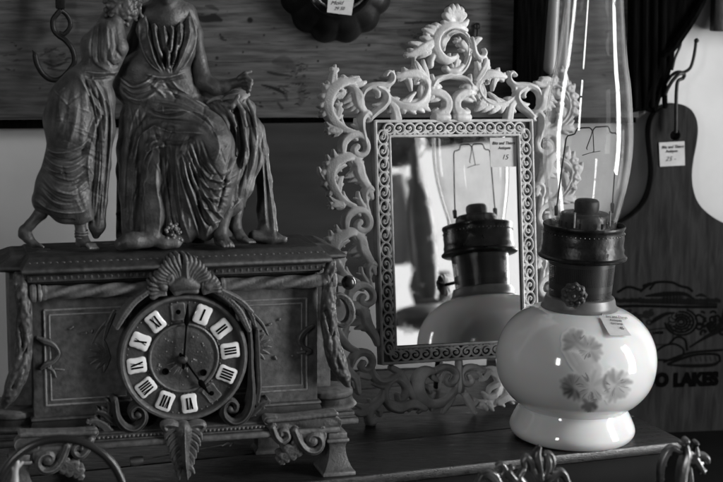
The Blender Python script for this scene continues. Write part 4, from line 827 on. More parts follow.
for b0, b1 in ((H2_-bw+.0012, H2_-.0005), (-H2_+.0005, -H2_+bw-.0012)): mb.box(mfr, -W2+bw-.0016, W2-bw+.0016, .0034, .013, b0, b1)
mb.out('frame_backing', M['backing'], mir, False)
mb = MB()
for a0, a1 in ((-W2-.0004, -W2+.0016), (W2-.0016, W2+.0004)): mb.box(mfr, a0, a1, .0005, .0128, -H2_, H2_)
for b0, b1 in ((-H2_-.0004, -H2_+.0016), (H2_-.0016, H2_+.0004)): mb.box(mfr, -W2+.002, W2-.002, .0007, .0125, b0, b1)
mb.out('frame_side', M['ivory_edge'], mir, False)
GP = Plane(MP.W(0, 0, -.0062), MP.u*math.cos(.028)+MP.n*math.sin(.028), MP.v)
MB().box(lambda u, d, z: GP.W(u, z, -d), -W2+bw-.0004, W2-bw+.0004, 0, .0023, -H2_+bw-.0006, H2_-bw+.0006).out('mirror_glass', M['mirror'], mir, False)
gp = GP.shift(.0002)
price_tag(gp, [(490, 137.6), (516.5, 137.3), (516.8, 166.5), (490.6, 167)], [('Bits and Things', .08, .76, .15, .92, .003, .25), ('Antiques', .3, .6, .14, .9, .003, .25), ('15', .42, .25, .24, 1., 0, .35)], mir, off=.0002)
M['sticker'] = mat('sticker_paper', .5, .56, rough=.5)
# easel strut
mb = MB(); p0 = MP.W(0, .06, -.016); p1 = np.array([p0[0]-.01, p0[1]+.085, .002]); mb.tube([p0, p1], .005, 8); mb.out('easel_strut', M['backing'], mir)
# small ring and nail above the crest
nl = MB(); nl.tube([WP.shift(.026).at(477.5, 26+2.6*0, 0)+.0035*np.array([math.cos(t), 0, math.sin(t)]) for t in np.linspace(0, 2*PI, 24)], .0012, 8)
nl.tube([WP.shift(.028).at(478, 29), WP.shift(.028).at(477.5, 37)], .002, 8); tagtop(nl.out('wall_nail', M['iron']), 'small black ring nail in the plank just above the mirror crest', 'nail')
# ------------------------------------------------------------------ clock
KP = vplane((-.034, 1.665), .27)
def kf(u, d, z): return KP.W(u, z, -d)
U0, U1 = -.310, -.0125; UM = (U0+U1)/2
clock = thing('mantel_clock', kf(UM, .05, 0), 'dark ornate metal mantel clock with two robed statues standing on its top', 'clock')
cm = M['case']
MB().loft(kf, U0, U1, 0, .105, [(0, .0765), (0, .2005)]).out('case_body', cm, clock, bev=.0012)
MB().loft(kf, U0-.02, U1+.022, .03, .095, [(0, .06), (0, .2185)]).out('case_wing', cm, clock, bev=.001)
# base moulding and rail
bt = [(.0215, .0455), (.0235, .0462), (.0245, .0480), (.0245, .0510), (.0235, .0528), (.0215, .0538), (.0212, .0548), (.0200, .0556), (.0200, .0588), (.0178, .0600), (.0172, .0615), (.0140, .0628), (.0085, .0652), (.0050, .0690), (.0030, .0735), (.0042, .0745), (.0042, .0765), (.0022, .0775)]
MB().loft(kf, U0, U1, 0, .105, bt, ku=.75).out('base_moulding', cm, clock, bev=.0004)
MB().loft(kf, U0-.026, U1+.028, .026, .092, [(o*.8, z-.0006) for o, z in bt]).out('side_plinth', cm, clock, bev=.0004)
mb = MB()
for i in range(74):
    u = U0-.012+(U1-U0+.024)*i/73; mb.ball(kf(u, -.0200, .0572), .0016, 5)
mb.out('bead_row', M['case'], clock)
# cornice
ct = [(-.0005, .2005), (.0012, .2020), (.0012, .2040), (-.004, .2046), (-.004, .2150), (.003, .2160), (.005, .2185), (.0085, .2192), (.0085, .2262), (.0125, .2275), (.019, .2290), (.0225, .2300), (.0245, .2315), (.0245, .2340), (.0225, .2352), (.0205, .2362), (.0070, .2425), (.0040, .2434), (.002, .2440), (.0, .2440)]
MB().loft(kf, U0, U1, 0, .082, ct, ku=.4, kb=.3).out('cornice', cm, clock, bev=.0004)
MB().loft(kf, U0-.012, U1+.010, .024, .074, [(o*.9, z-.0007) for o, z in ct]).out('cornice_wing', cm, clock, bev=.0004)
mb = MB()
for i in range(46):
    u = U0-.002+(U1-U0+.004)*i/45; mb.ball(kf(u, -.0132, .2392), .0022, 6, (1, .35, .6))
    mb.ball(kf(u+.0015, -.0086, .2228), .0016, 5, (1, .5, 1.3))
mb.out('cornice_ornament', M['case'], clock)
# ground relief under the statues
mb = MB(); rnd = random.Random(5)
for i in range(26): mb.ball(kf(U0+.01+rnd.random()*.27, .02+rnd.random()*.05, .2428), .012, 8, (1, 1, .12))
mb.out('rocky_ground', M['bronze'], clock)
# twisted rods in the recess
for u0, u1 in ((-.300, -.187), (-.119, -.006)):
    n = 90; V = []; m_ = 20; Fc = []
    for i in range(n):
        s = i/(n-1); u = u0+(u1-u0)*s
        for j in range(m_):
            t = 2*PI*j/m_; r = .0066*(1+.13*math.cos(3*t+s*22))*(1 if .04 < s < .96 else 1.12); V.append(kf(u, -.0105+r*math.cos(t), .2085+r*math.sin(t)))
    Fc = [(i*m_+j, i*m_+(j+1) % m_, (i+1)*m_+(j+1) % m_, (i+1)*m_+j) for i in range(n-1) for j in range(m_)]+[tuple(range(m_)), tuple(range((n-1)*m_, n*m_))]
    fixn(mk('twisted_rod', V, Fc, M['bronze_light'], clock))
for u, sd in ((-.3055, -1), (-.0015, 1)):
    MB().lathe([(.0, -.006), (.0065, -.006), (.0088, -.004), (.0088, -.002), (.0068, -.001), (.0092, .001), (.0092, .004), (.0075, .006), (0, .0068)], kf(u, -.0105, .2085), KP.u*sd, 24).out('rod_collar', M['bronze_light'], clock)
# panels with double beading
for a0, a1 in ((-.2975, -.2105), (-.1065, -.0245)):
    mb = MB()
    for k, w in ((0, .0012), (.0052, .0009)):
        P = [(a0+k, .0895+k), (a1-k, .0895+k), (a1-k, .1885-k), (a0+k, .1885-k)]
        for i in range(4):
            p, q = P[i], P[(i+1) % 4]; mb.tube([kf(p[0], -.0002, p[1]), kf(q[0], -.0002, q[1])], w, 8)
    mb.out('panel_moulding', M['bronze_light'], clock)
# dial
DC = KP.loc(183.5, 357.5, .014); DCW = KP.W(DC[0], DC[1], 0); nz_ = KP.n
dial = MB().lathe([(.0, .0162), (.0335, .0162), (.0338, .0175), (.0352, .0182), (.0366, .0175), (.0370, .0150), (.0595, .0150), (.0610, .0175), (.0632, .0195), (.0655, .0190), (.0668, .0165), (.0672, .012), (.0672, .001)], DCW, nz_, 128).out('dial', M['bronze'], clock, sh=50)
def dpt(r, deg, o): t = math.radians(deg-6); return DCW+KP.u*(r*math.sin(t))+KP.v*(r*math.cos(t))+nz_*o
# engraved rays on the centre
mb = MB(); rnd = random.Random(2)
for i in range(11):
    a = rnd.uniform(100, 260); mb.tube([dpt(.010, a, .0160), dpt(.014+.006*rnd.random(), a+3, .0160)], [.0007, .0003], 6)
for i in range(40): mb.ball(dpt(rnd.uniform(.008, .031), rnd.uniform(0, 360), .0160), rnd.uniform(.0004, .0013), 5)
for i in range(60): mb.ball(dpt(rnd.choice((.0385, .0585)), i*6, .0152), .0009, 5)
mb.out('dial_engraving', M['bronze'], dial)
def cart(sc_=1.06):
    P = []
    for i in range(48):
        t = 2*PI*i/48; r = .0084*(1-.13*math.cos(4*t)+.05*math.cos(2*t)+.035*math.cos(8*t))
        P.append((r*math.sin(t)*1.04*sc_, r*math.cos(t)*1.2*sc_))
    return P
NUM = {1: 'I', 2: 'II', 3: 'III', 4: 'IIII', 6: 'IV', 7: 'IIV', 8: 'IIIV', 9: 'XI', 10: 'X', 11: 'IX'}
NUM = {1: 'I', 2: 'II', 3: 'III', 4: 'IIII', 6: 'VI', 7: 'VII', 8: 'VIII', 9: 'IX', 10: 'X', 11: 'XI'}
for hnum in range(1, 13):
    deg = hnum*30; c = dpt(.0487, deg, 0); tt = math.radians(deg-6 + (0)); uu = KP.u*math.cos(tt)-KP.v*math.sin(tt); vv = KP.u*math.sin(tt)+KP.v*math.cos(tt)
    pl = Plane(c, uu, vv); P = cart()
    if hnum in NUM:
        mb = MB(); k = len(P); V = [pl.W(0, 0, .0178)]+[pl.W(a*.8, b_*.8, .0177) for a, b_ in P]+[pl.W(a, b_, .0168) for a, b_ in P]+[pl.W(a, b_, .0145) for a, b_ in P]
        Fc = [(0, 1+i, 1+(i+1) % k) for i in range(k)]+[(1+q*k+i, 1+(q+1)*k+i, 1+(q+1)*k+(i+1) % k, 1+q*k+(i+1) % k) for q in (0, 1) for i in range(k)]
        mb.add(V, Fc); pq = mb.out('numeral_plaque', M['enamel'], dial, sh=60)
        s = NUM[hnum]; wch = {'I': .0029, 'V': .0044, 'X': .0048}; tot = sum(wch[q] for q in s); fs_ = min(1, .0118/tot); x = -tot*fs_/2; mb = MB(); hh = .0063
        for ch in s:
            w = wch[ch]*fs_; xm = x+w/2
            def bar(xa, xb, wd): mb.prism(pl, [(xa-wd/2, -hh), (xa+wd/2, -hh), (xb+wd/2, hh), (xb-wd/2, hh)], .0176, .0182)
            if ch == 'I': bar(xm, xm, .00185*fs_)
            if ch == 'V': bar(xm+.0003, xm-w*.27, .0018*fs_); bar(xm+.0003, xm+w*.3, .0006)
            if ch == 'X': bar(xm+w*.3, xm-w*.3, .0018*fs_); bar(xm-w*.3, xm+w*.3, .0006)
            x += w
        fixn(mb.out('numeral', M['black'], pq, False, bev=0))
    else:
        k = len(P); V = [pl.W(0, 0, .0160)]+[pl.W(a*.7, b_*.7, .0160) for a, b_ in P]+[pl.W(a*.85, b_*.85, .0163) for a, b_ in P]+[pl.W(a, b_, .0145) for a, b_ in P]
        mb = MB(); mb.add(V, [(0, 1+i, 1+(i+1) % k) for i in range(k)]+[(1+q*k+i, 1+(q+1)*k+i, 1+(q+1)*k+(i+1) % k, 1+q*k+(i+1) % k) for q in (0, 1) for i in range(k)]); mb.out('bare_plaque_seat', M['bronze_light'], dial)
        MB().lathe([(0, .0172), (.0015, .0172), (.0017, .0162), (.0026, .0160), (.0028, .0145)], c, nz_, 20).out('plaque_hole', M['black'], dial)
for x, y in ((165.5, 371.5), (203.5, 372.5)):
    q = KP.loc(x, y, .016); MB().lathe([(0, .0166), (.0020, .0166), (.0024, .0178), (.0033, .0178), (.0036, .0165)], KP.W(*q, 0), nz_, 24).out('winding_hole', M['black'], dial)
# hands
def hand(name, a, b_, w, kind):
    A_ = np.array(KP.loc(*a, .021)); B_ = np.array(KP.loc(*b_, .021)); T = B_-A_; Ln = np.linalg.norm(T); T /= Ln; Nn = np.array([-T[1], T[0]])
    def P_(s, o): q = A_+T*Ln*s+Nn*o; return (q[0], q[1])
    st = [([(*P_(0, 0), w*1.0), (*P_(.45, 0), w*.8), (*P_(.62, 0), w*.9)], 0), ([(*P_(.62, 0), w*1.0), (*P_(.7, 0), w*2.6), (*P_(.8, 0), w*1.8), (*P_(1, 0), w*.5)], 0), ([(*P_(-.12, 0), w*1.4), (*P_(0, 0), w*2)], 0)]
    return relief(name, KP, st, M['black'], clock, g=.00028, thick=.0004, px=False, off=kind, k=.5)
hand('minute_hand', (183.8, 361), (187.8, 304), .0011, .0215); hand('hour_hand', (183.8, 359), (209, 394), .0012, .0200)
MB().lathe([(0, .0245), (.0022, .0243), (.0036, .0228), (.0044, .0205), (.0052, .0195), (.0052, .0165)], KP.W(*KP.loc(183, 360, .02), 0), nz_, 24).out('hand_boss', M['burner_light'], clock)
# crest of shells above the dial
random.seed(21); A = []
def shell(cx, cy, a0, a1, L0, L1, n, r, li, bend=0.):
    for i in range(n):
        t = i/(n-1); a = math.radians(a0+(a1-a0)*t); Ln = L0+(L1-L0)*t; a2 = a+math.radians(bend)
        m1 = (cx+Ln*.5*math.cos(a2), cy-Ln*.5*math.sin(a2)); e = (cx+Ln*math.cos(a), cy-Ln*math.sin(a))
        A.append(([(cx, cy, r*.45), (*m1, r*.85), (cx+Ln*.85*math.cos(a), cy-Ln*.85*math.sin(a), r*1.15), (*e, r*.6)], -.15, li+.25*(i % 2)))
A.append(([(176, 286, 7), (184, 283, 9), (194, 285, 7)], 0, -2)); A.append(([(163, 287, 6), (160, 283, 5)], 0, -2)); A.append(([(208, 286, 6), (214, 282, 5)], 0, -2))
shell(177, 292, 88, 150, 37, 24, 9, 2.3, .8, -14); shell(190, 291, 98, 38, 36, 24, 8, 2.4, 1.2, 12)
shell(166, 295, 112, 190, 23, 15, 6, 2.2, .2, -10); shell(204, 294, 88, 10, 22, 17, 7, 2.2, .4, 10)
A += [([(168, 278, 2.2), (171, 275, 2), (172, 280, 1.8), (169, 283, 1.5)], 0, 2), ([(176, 293, 3), (184, 290, 3.4), (196, 291, 3)], 0, .5), ([(186, 262, 2.4), (186, 272, 2.2), (187, 284, 2)], -.3, 2.6)]
A += [([(150, 291, 2.4), (135, 302, 3), (124, 316, 3), (117, 328, 2)], .3), ([(214, 290, 2.4), (229, 300, 3), (240, 312, 3.2), (249, 330, 2.4)], .3), ([(222, 291, 2), (240, 301, 2.8), (252, 312, 2)], .3, .3)]
relief('shell_crest', KP, A, M['bronze_light'], clock, g=.0006, thick=.02, k=1.0, off=.0235)
# pendant leaf under the dial
A = []
for q in (1, -1):
    X = lambda x: 183.5+q*(x-183.5)
    for i in range(7):
        w_ = 18-2.1*i; y_ = 428+6.2*i
        A.append(([(X(184), y_-2, 2.4), (X(184+w_*.45), y_, 2.7), (X(184+w_*.85), y_+5, 2.5), (X(184+w_*.98), y_+11, 1.1)], .4, 1.2-.1*i))
        A.append(([(X(184+w_*.5), y_+1, 2.2), (X(184+w_*.68), y_+9, 2.0), (X(184+w_*.66), y_+14, 1.0)], .4, 1.0-.1*i))
    A.append(([(X(186), 427, 3), (X(196), 424, 4), (X(203), 425, 3.6), (X(201), 430, 2.6), (X(197), 428, 1.8)], -.2, .4))
A.append(([(183.5, 430, 9), (184, 445, 7), (185, 456, 5)], 0, -1.5))
A.append(([(183.5, 426, 4), (184, 445, 4), (185, 463, 3.4), (187, 477, 1.4)], -.35, 2.4)); A += [([(186, 464, 3), (191, 468, 2.6), (194, 473, 1.2)], .35, 1), ([(184, 464, 3), (178, 466, 2.4), (176, 471, 1)], .35, 1), ([(186, 470, 2.6), (190, 475, 1)], .3, 1)]
relief('pendant_leaf', KP, A, M['bronze_light'], clock, g=.0006, thick=.004, k=1.0, off=.024)
# scroll brackets beside the dial
A = [([(249, 322, 2), (250.5, 345, 2.6), (251, 370, 3), (252, 392, 3.6), (250, 408, 4), (243, 419, 4.2), (233, 422.5, 4), (224.5, 416, 3.8), (224, 406, 3.4), (230, 400.5, 3), (236, 404, 2.8), (235.5, 410, 2.6), (231, 411, 2.4)], -.3, .8),
     ([(257, 330, 2), (258, 360, 2.4), (259, 385, 2.6), (257, 402, 2.6)], .2), ([(229.5, 409, 3.4), (230, 409.5, 3)], 0, 1.5)]
A += acanthus([(251, 415, 2.4), (257, 409, 3.4), (262, 404, 3.2), (269, 401, 1.6)], both=True, n=3, L=1.2); A += [([(257, 404, 3), (256, 397, 2.4), (259, 392, 1.6)], .3)]
relief('scroll_bracket', KP, A, M['case'], clock, g=.0006, thick=.014, k=.9, off=.0145)
A[0] = (A[0][0][3:],)+tuple(A[0][1:]); A.pop(1)
relief('scroll_bracket', KP, A, M['case'], clock, g=.0006, thick=.014, k=.9, off=.0145, flip=DC[0])
A = acanthus([(120, 440, 3), (110, 432, 4.6), (102, 424, 4.4), (94, 421, 3), (88, 423, 1.5)], both=True, n=4, L=1.2)+[([(104, 422, 3), (106, 413, 2.6), (103, 408, 1.6)], .3)]
relief('scroll_leaf', KP, A, M['bronze_light'], clock, g=.0007, thick=.004, k=.9, off=.012)
# palmettes on the panels beside the dial
A = [([(252, 349, 2), (252+13*math.cos(math.radians(a)), 347+11*math.sin(math.radians(a)), 2), (252+19*math.cos(math.radians(a)), 347+16*math.sin(math.radians(a)), .9)], .35) for a in range(-75, 76, 25)]
A += [([(246, 305, 2), (252, 318, 2.6), (256, 330, 1.6)], .3), ([(254, 315, 1.6), (262, 324, 1.6), (268, 335, .8)], .3)]
relief('palmette', KP, A, M['bronze'], clock, g=.0006, thick=.002, k=.8, off=.0); relief('palmette', KP, A, M['bronze'], clock, g=.0006, thick=.002, k=.8, off=.0, flip=DC[0])
# ribbons at the outer panel edges
A = [([(37, 338, 2), (44, 341, 3.2), (52, 344, 3), (57.5, 350, 2), (58.5, 355, 1.6), (54, 361, 2), (47, 364, 3), (41, 368, 2)], .2, .5), ([(46, 344, 2), (50, 340, 1.6)], 0), ([(48, 368, 1.4), (53, 371, 1.6), (56, 377, .8)], 0), ([(55, 369, 1), (64, 370, .7)], 0), ([(70, 329, 1.2), (73, 327, 1)], 0), ([(82, 334, 1.4), (86, 333, 1.2)], 0), ([(91, 332, 1.4), (92, 330, 1)], 0)]
relief('ribbon', KP, A, M['bronze'], clock, g=.0006, thick=.002, k=1.1, off=.001)
A = [([(312, 326, 2), (306, 330, 3), (301, 336, 3), (300, 342, 2.4), (304, 347, 2), (309, 351, 2.6), (307, 354, 1.6)], .2, .5), ([(304, 352, 2.4), (298, 353, 1.4)], 0), ([(279, 320, 1.2), (280, 319, 1)], 0), ([(269, 325, 1.3), (271, 324, 1)], 0), ([(262, 331, 1), (263, 331, .8)], 0), ([(275, 357, 1.3), (276, 359, 1.2)], 0), ([(292, 356, 1), (293, 356, .8)], 0)]
relief('ribbon', KP, A, M['bronze'], clock, g=.0006, thick=.002, k=1.1, off=.001)
# bracket feet
random.seed(31)
foot = [([(268, 421, 4), (284, 422, 5), (305, 424, 8), (325, 424, 9), (335, 424, 7)], 0, -5), ([(284, 428, 7), (300, 434, 8), (318, 436, 10)], 0, -4), ([(268, 421, 2.4), (300, 418, 2.4), (336, 414, 2.4)], 0, .4), ([(272, 427, 3), (276, 437, 3), (282, 441.5, 2.8), (288, 437, 2.6), (286, 431, 2.4), (281, 430.5, 2.2), (280.5, 434.5, 2)], -.25, 1.6),
        ([(294, 430, 3), (300, 443, 3.4), (307, 450, 3.4), (316, 450.5, 3.2), (321, 444, 3), (319, 436.5, 2.8), (312, 434.5, 2.6), (308, 439, 2.4), (311, 443.5, 2.4), (314, 441.5, 2)], -.25, 2.2), ([(312, 441, 4), (312.5, 441, 4)], 0, 2),
        ([(322, 428, 3), (324, 436, 2.4), (322, 444, 2)], .3, 1)]
foot += acanthus([(306, 446, 3.6), (299, 447, 5.6), (291, 451, 5.4), (284, 458, 3.6), (281, 464, 1.4)], both=True, n=5, L=1.1)
foot = foot[:3]+[([(q[0], q[1], q[2]*1.25) for q in a[0]],)+tuple(a[1:]) for a in foot[3:6]]+[a if i < 4 else ([(q[0], q[1], q[2]*1.5) for q in a[0]],)+tuple(a[1:]) for i, a in enumerate(foot[6:])]
for fl_ in (None, UM): relief('bracket_foot', KP, foot, M['bronze_light'], clock, g=.0007, thick=.016, k=.8, off=.0215, flip=fl_)
for uc, in ((UM+.110,), (UM-.110,)):
    MB().loft(kf, uc-.012, uc+.012, .07, .092, [(.003, 0), (.003, .004), (0, .008), (0, .0455)]).out('rear_foot', M['case'], clock, bev=.0006)
for sg in (1, -1):
    uc = UM+sg*.1655
    MB().loft(kf, uc-.0085, uc+.0085, -.0215, .004, [(.0088, 0), (.0092, .0012), (.0092, .0042), (.0075, .0055), (.0052, .0095), (.0026, .0155), (.0008, .0225), (.0002, .0300), (.0012, .0340), (.0035, .0362), (.0035, .0390), (.0015, .0400), (.0015, .0455)]).out('foot_column', M['bronze_light'], clock, bev=.0006)
# regulator rod under the base
P0 = KP.at(137, 461, .010); P1 = KP.at(230, 443.5, .010)
MB().tube([P0, P1], .0006, 8).out('regulator_rod', M['silver'], clock)
mb = MB(); mb.tube([KP.at(130, 462, .010), KP.at(135, 461.5, .010), KP.at(143, 460.5, .010)], [.0045, .0055, .0045], 16); mb.out('rod_weight', M['burner_light'], clock); mb = MB(); mb.tube([KP.at(222, 446, .010), KP.at(227, 443, .010), KP.at(232, 443, .010), KP.at(230, 446, .010)], [.001, .0018, .0018, .001], 8); mb.out('rod_hook', M['burner_light'], clock)
# plinths under the swags
for u in (.006, -.3285):
    MB().lathe([(0, .0625), (.030, .0625), (.032, .065), (.0285, .069), (.0265, .0745), (.028, .077), (.0275, .0815), (.024, .0835), (0, .0838)], kf(u, .03, 0), (0, 0, 1), 48).out('round_plinth', cm, clock)
# leafy swags at the corners
def swag(name, flip):
    pts = [(331, 262, 5.5, -.006), (329, 275, 6.5, -.010), (327.5, 295, 7.5, -.012), (328, 320, 8.5, -.012), (331, 345, 9.5, -.013), (338, 365, 10, -.014), (344, 378, 7, -.014), (349, 387, 3, -.013)]
    C_ = []
    for x, y, r, d in pts:
        a, c = KP.loc(x, y, -d); C_.append((a if flip is None else 2*flip-a, d, c, r*.00107))
    C_ = np.array(C_); S = []
    for i in range(len(C_)-1):
        for t in np.linspace(0, 1, 14, endpoint=False): S.append(C_[i]*(1-t)+C_[i+1]*t)
    S.append(C_[-1]); S = np.array(S)
    for _ in range(4): S[1:-1] = (S[:-2]+2*S[1:-1]+S[2:])/4
    rn = random.Random(9); N_ = len(S); caps = []
    for st_ in range(3):
        ch = []
        for i in range(0, N_, 3):
            q = S[i]; th = st_*2.094+i*.075; ch.append((q[0]+q[3]*.42*math.cos(th), q[1]+q[3]*.42*math.sin(th), q[2], q[3]*.52))
        caps.append((ch, .0008))
    for i in range(90):
        k = rn.randrange(3, N_-12); th = rn.uniform(0, 2*PI); q = S[k]; q2 = S[min(N_-1, k+11)]; r = q[3]
        p = (q[0]+r*.7*math.cos(th), q[1]-r*.8*abs(math.sin(th)), q[2]); p2 = (q2[0]+q2[3]*1.0*math.cos(th+.5), q2[1]-q2[3]*abs(math.sin(th+.5)), q2[2])
        caps.append(([(*p, .0016), ((p[0]+p2[0])/2, (p[1]+p2[1])/2-.001, (p[2]+p2[2])/2, .0019), (*p2, .0005)], .0005))
    V, Fc = blobs(caps, .0009); return mk(name, [kf(*v) for v in V], Fc, M['bronze'], clock)
swag('leaf_swag', None); swag('leaf_swag', -.3225/2)
A = [([(333, 297, 2.4), (341, 296, 3.2), (348, 302, 4), (351, 312, 4.2), (348.5, 321, 4), (342, 325, 3), (337, 323, 2)], .35, .6), ([(346, 324, 2), (350, 321, 1.4)], 0)]
relief('ring_handle', KP, A, M['bronze_light'], clock, g=.0006, thick=.004, off=-.012)
MB().ball(KP.at(348.5, 282.5, -.016), .0078, 16).out('ball_finial', M['hoop'], clock, sh=0)
# ------------------------------------------------------------------ statues
def cp(x, y, d, r):
    a, c = KP.loc(x, y, -d); k = np.linalg.norm(kf(a, d, c)-CAM)/F; return (a, d, c, r*k)
def body(name, caps, folds, m, parent, h=.0009):
    C_ = [([cp(*p) for p in (c[0] if isinstance(c, tuple) else c)], (c[1] if isinstance(c, tuple) else .004)) for c in caps]
    V, Fc = blobs(C_, h); W = KP.O+np.outer(V[:, 0], KP.u)+np.outer(V[:, 2], KP.v)-np.outer(V[:, 1], KP.n)
    for fset in folds: W = sculpt(W, Fc, fset)
    W[:, 2] = np.maximum(W[:, 2], .2436)
    return mk(name, W, Fc, m, parent)
T = 'standing_statue'
# standing girl
girl = [([(107, 27, .036, 8), (97, 46, .034, 15), (97, 70, .032, 14)], .006), ([(116, 22, .03, 7), (119, 48, .022, 8), (116, 62, .024, 4)], .006), ([(108, 40, .03, 15), (104, 66, .03, 15)], .006), ([(107, 34, .03, 13), (107, 54, .028, 15)], .006),
        ([(88, 74, .03, 13), (82, 84, .03, 18), (76, 100, .034, 25), (72, 120, .036, 27), (74, 140, .036, 24)], .006), ([(74, 135, .034, 27), (66, 165, .034, 19)], .006), ([(98, 80, .028, 13), (102, 100, .03, 12), (98, 130, .03, 16), (88, 160, .03, 18)], .006),
        ([(62, 160, .036, 17), (54, 185, .038, 17), (46, 200, .04, 14)], .006), ([(70, 165, .03, 20), (68, 195, .03, 21), (66, 206, .03, 18)], .006), ([(82, 165, .028, 14), (78, 200, .027, 14), (80, 214, .027, 11)], .006),
        ([(103, 95, .028, 9.5), (105, 130, .03, 8), (102, 165, .03, 8.5), (99, 200, .032, 8), (97, 226, .034, 8), (96, 235, .034, 4)], .004), ([(97, 135, .022, 5), (96, 180, .02, 5), (90, 215, .024, 4)], .006)]
gf = [[([(64, 90), (60, 105), (62, 125)], 5, 1.5), ([(80, 78), (88, 92), (97, 108), (108, 120)], 2, 2.4), ([(83, 76), (93, 92), (102, 104)], 1.6, -2.2), ([(92, 76), (99, 90), (108, 104)], 1.8, 2), ([(86, 80), (90, 100), (94, 116)], 2, -1.8),
       ([(104, 112), (99, 130), (97, 150), (95, 175), (93, 200), (96, 226)], 2.2, -3.4), ([(106, 114), (104, 135), (103, 160), (101, 190), (102, 225)], 1.8, 2.2), ([(110, 112), (109, 135), (107, 165)], 1.6, -1.6), ([(100, 115), (92, 140), (88, 165), (90, 190)], 2, 1.8), ([(97, 112), (88, 135), (82, 158)], 2.2, -1.6), ([(78, 106), (74, 130), (66, 150)], 3.5, 1.8), ([(66, 112), (60, 130), (54, 144)], 2.5, -1.2),
       ([(46, 146), (54, 152), (66, 152), (80, 146), (92, 136)], 2.4, 2.6), ([(48, 154), (58, 159), (72, 158), (88, 148)], 2, -2.4), ([(46, 167), (58, 172), (72, 172), (88, 162)], 1.8, 2), ([(48, 173), (60, 180), (74, 182), (86, 176)], 2, -2), ([(52, 184), (62, 192), (76, 194), (88, 186)], 1.8, 1.8), ([(44, 190), (56, 200), (70, 204), (84, 200)], 2, -1.6), ([(36, 200), (48, 208), (62, 212), (78, 212), (86, 210)], 1.6, 1.8), ([(34, 206), (48, 214), (60, 220), (74, 220)], 1.4, -1.4)],
      [([(88, 40), (92, 56), (104, 68), (117, 72)], 2.4, 1.4), ([(84, 71.5), (100, 73), (118, 71)], 1.5, 2.2), ([(84, 76), (100, 77.5), (116, 76)], 1.6, -2.6), ([(100, 22), (98, 44), (100, 66)], 2.4, -1.3), ([(108, 22), (108, 42), (114, 62)], 2, 1.4), ([(114, 30), (116, 48), (122, 58)], 1.6, -1.4), ([(87, 50), (90, 64)], 2, 1), ([(108, 60), (114, 66), (119, 64)], 1.3, -1.5), ([(94, 24), (90, 44)], 2, 1)]]
random.seed(17)
gf.append([([(random.uniform(50, 110), y, ), (random.uniform(50, 110), y+random.uniform(4, 22))], random.uniform(.8, 1.6), random.uniform(-.8, .8)) for y in [random.uniform(84, 200) for _ in range(46)]])
def gfan(a, b_, n, w, h):
    a = np.array(a, float); b_ = np.array(b_, float); o = []
    for i in range(n):
        t = (i+.5)/n; j = np.random.uniform(-1, 1, a.shape); o.append(([tuple(p) for p in a*(1-t)+b_*t+j], w*random.uniform(.7, 1.2), (h if i % 2 else -h*1.2)*random.uniform(.25, .65)))
    return o
gf.append(gfan([(84, 82), (92, 110), (98, 150), (92, 220)], [(108, 90), (112, 125), (108, 170), (104, 228)], 8, 1.1, 2)+gfan([(44, 146), (58, 156), (74, 156), (92, 142)], [(40, 196), (54, 210), (70, 214), (86, 206)], 9, 1.2, 1.9)+gfan([(58, 92), (52, 112), (50, 140)], [(82, 84), (84, 110), (80, 145)], 5, 1.6, 1.2)+gfan([(92, 26), (90, 44), (90, 64)], [(116, 24), (120, 44), (116, 62)], 7, 1.3, 1.5))
g_ = body('girl_statue', [([(40, 214, .042, 6.5), (30, 225, .044, 5), (24.5, 231, .044, 4.8), (28, 238, .043, 5), (34, 244, .04, 3.4), (41, 246, .036, 2)], .003), ([(24, 230, .045, 4.6), (22, 235, .046, 4)], .003), ([(78, 210, .03, 7.5), (80, 222, .03, 5.6), (81, 232, .029, 5.2), (84, 241, .024, 5), (90, 246, .018, 3.4)], .003), ([(81, 234, .034, 5), (80, 243, .034, 4.6)], .003),
        *[([(87+i*2.6, 244.5, .014+.001*i, 2), (90+i*2.7, 248.5, .011+.0015*i, 1.5)], .0012) for i in range(4)], *[([(36+i*1.8, 244.5, .036-.003*i, 1.5), (41+i*1.2, 247, .034-.004*i, 1.3)], .001) for i in range(3)],
        ([(124, 2, .046, 15), (120, 10, .04, 12)], .005), ([(104, 22, .04, 7), (112, 14, .045, 8)], .004), ([(104, 40, .035, 9), (98, 90, .035, 10), (84, 205, .034, 8)], .004), ([(88, 100, .038, 12), (42, 212, .042, 6)], .004)], [], M['bronze_light'], clock, .0008)
rnd = random.Random(4); hr_ = []
for i in range(110):
    a = rnd.uniform(0, 2*PI); q = rnd.uniform(.2, 1); x = 122+18*q*math.cos(a); y = 6+17*q*math.sin(a); d = .042-.0145*math.sqrt(max(0, 1.05-q*q)); hr_.append(([cp(x, y, d, 2.6), cp(x+rnd.uniform(-4, 4), y+rnd.uniform(-3, 4), d-.001, 1.9), cp(x+rnd.uniform(-4, 4), y+rnd.uniform(-3, 4), d+.001, 1.4)], .001))
V, Fc = blobs(hr_, .0008); mk('curly_hair', [kf(*v) for v in V], Fc, M['bronze'], g_)
body('draped_robe', girl, gf, M['bronze_light'], g_, .0008)
mb = MB()
for (x, y) in ((81.5, 231),): 
    for k in range(3): mb.tube([cp(x+6.4*math.cos(t), y+k*2.8+1.8*math.sin(t), .026+.0*k-.0055*math.sin(t), 1)[:3] for t in np.linspace(0, 2*PI, 20)], .0009, 6)
for v in [0]: mb.V = [tuple(kf(*p)) for p in mb.V]
mb.out('sandal_strap', M['bronze'], g_)
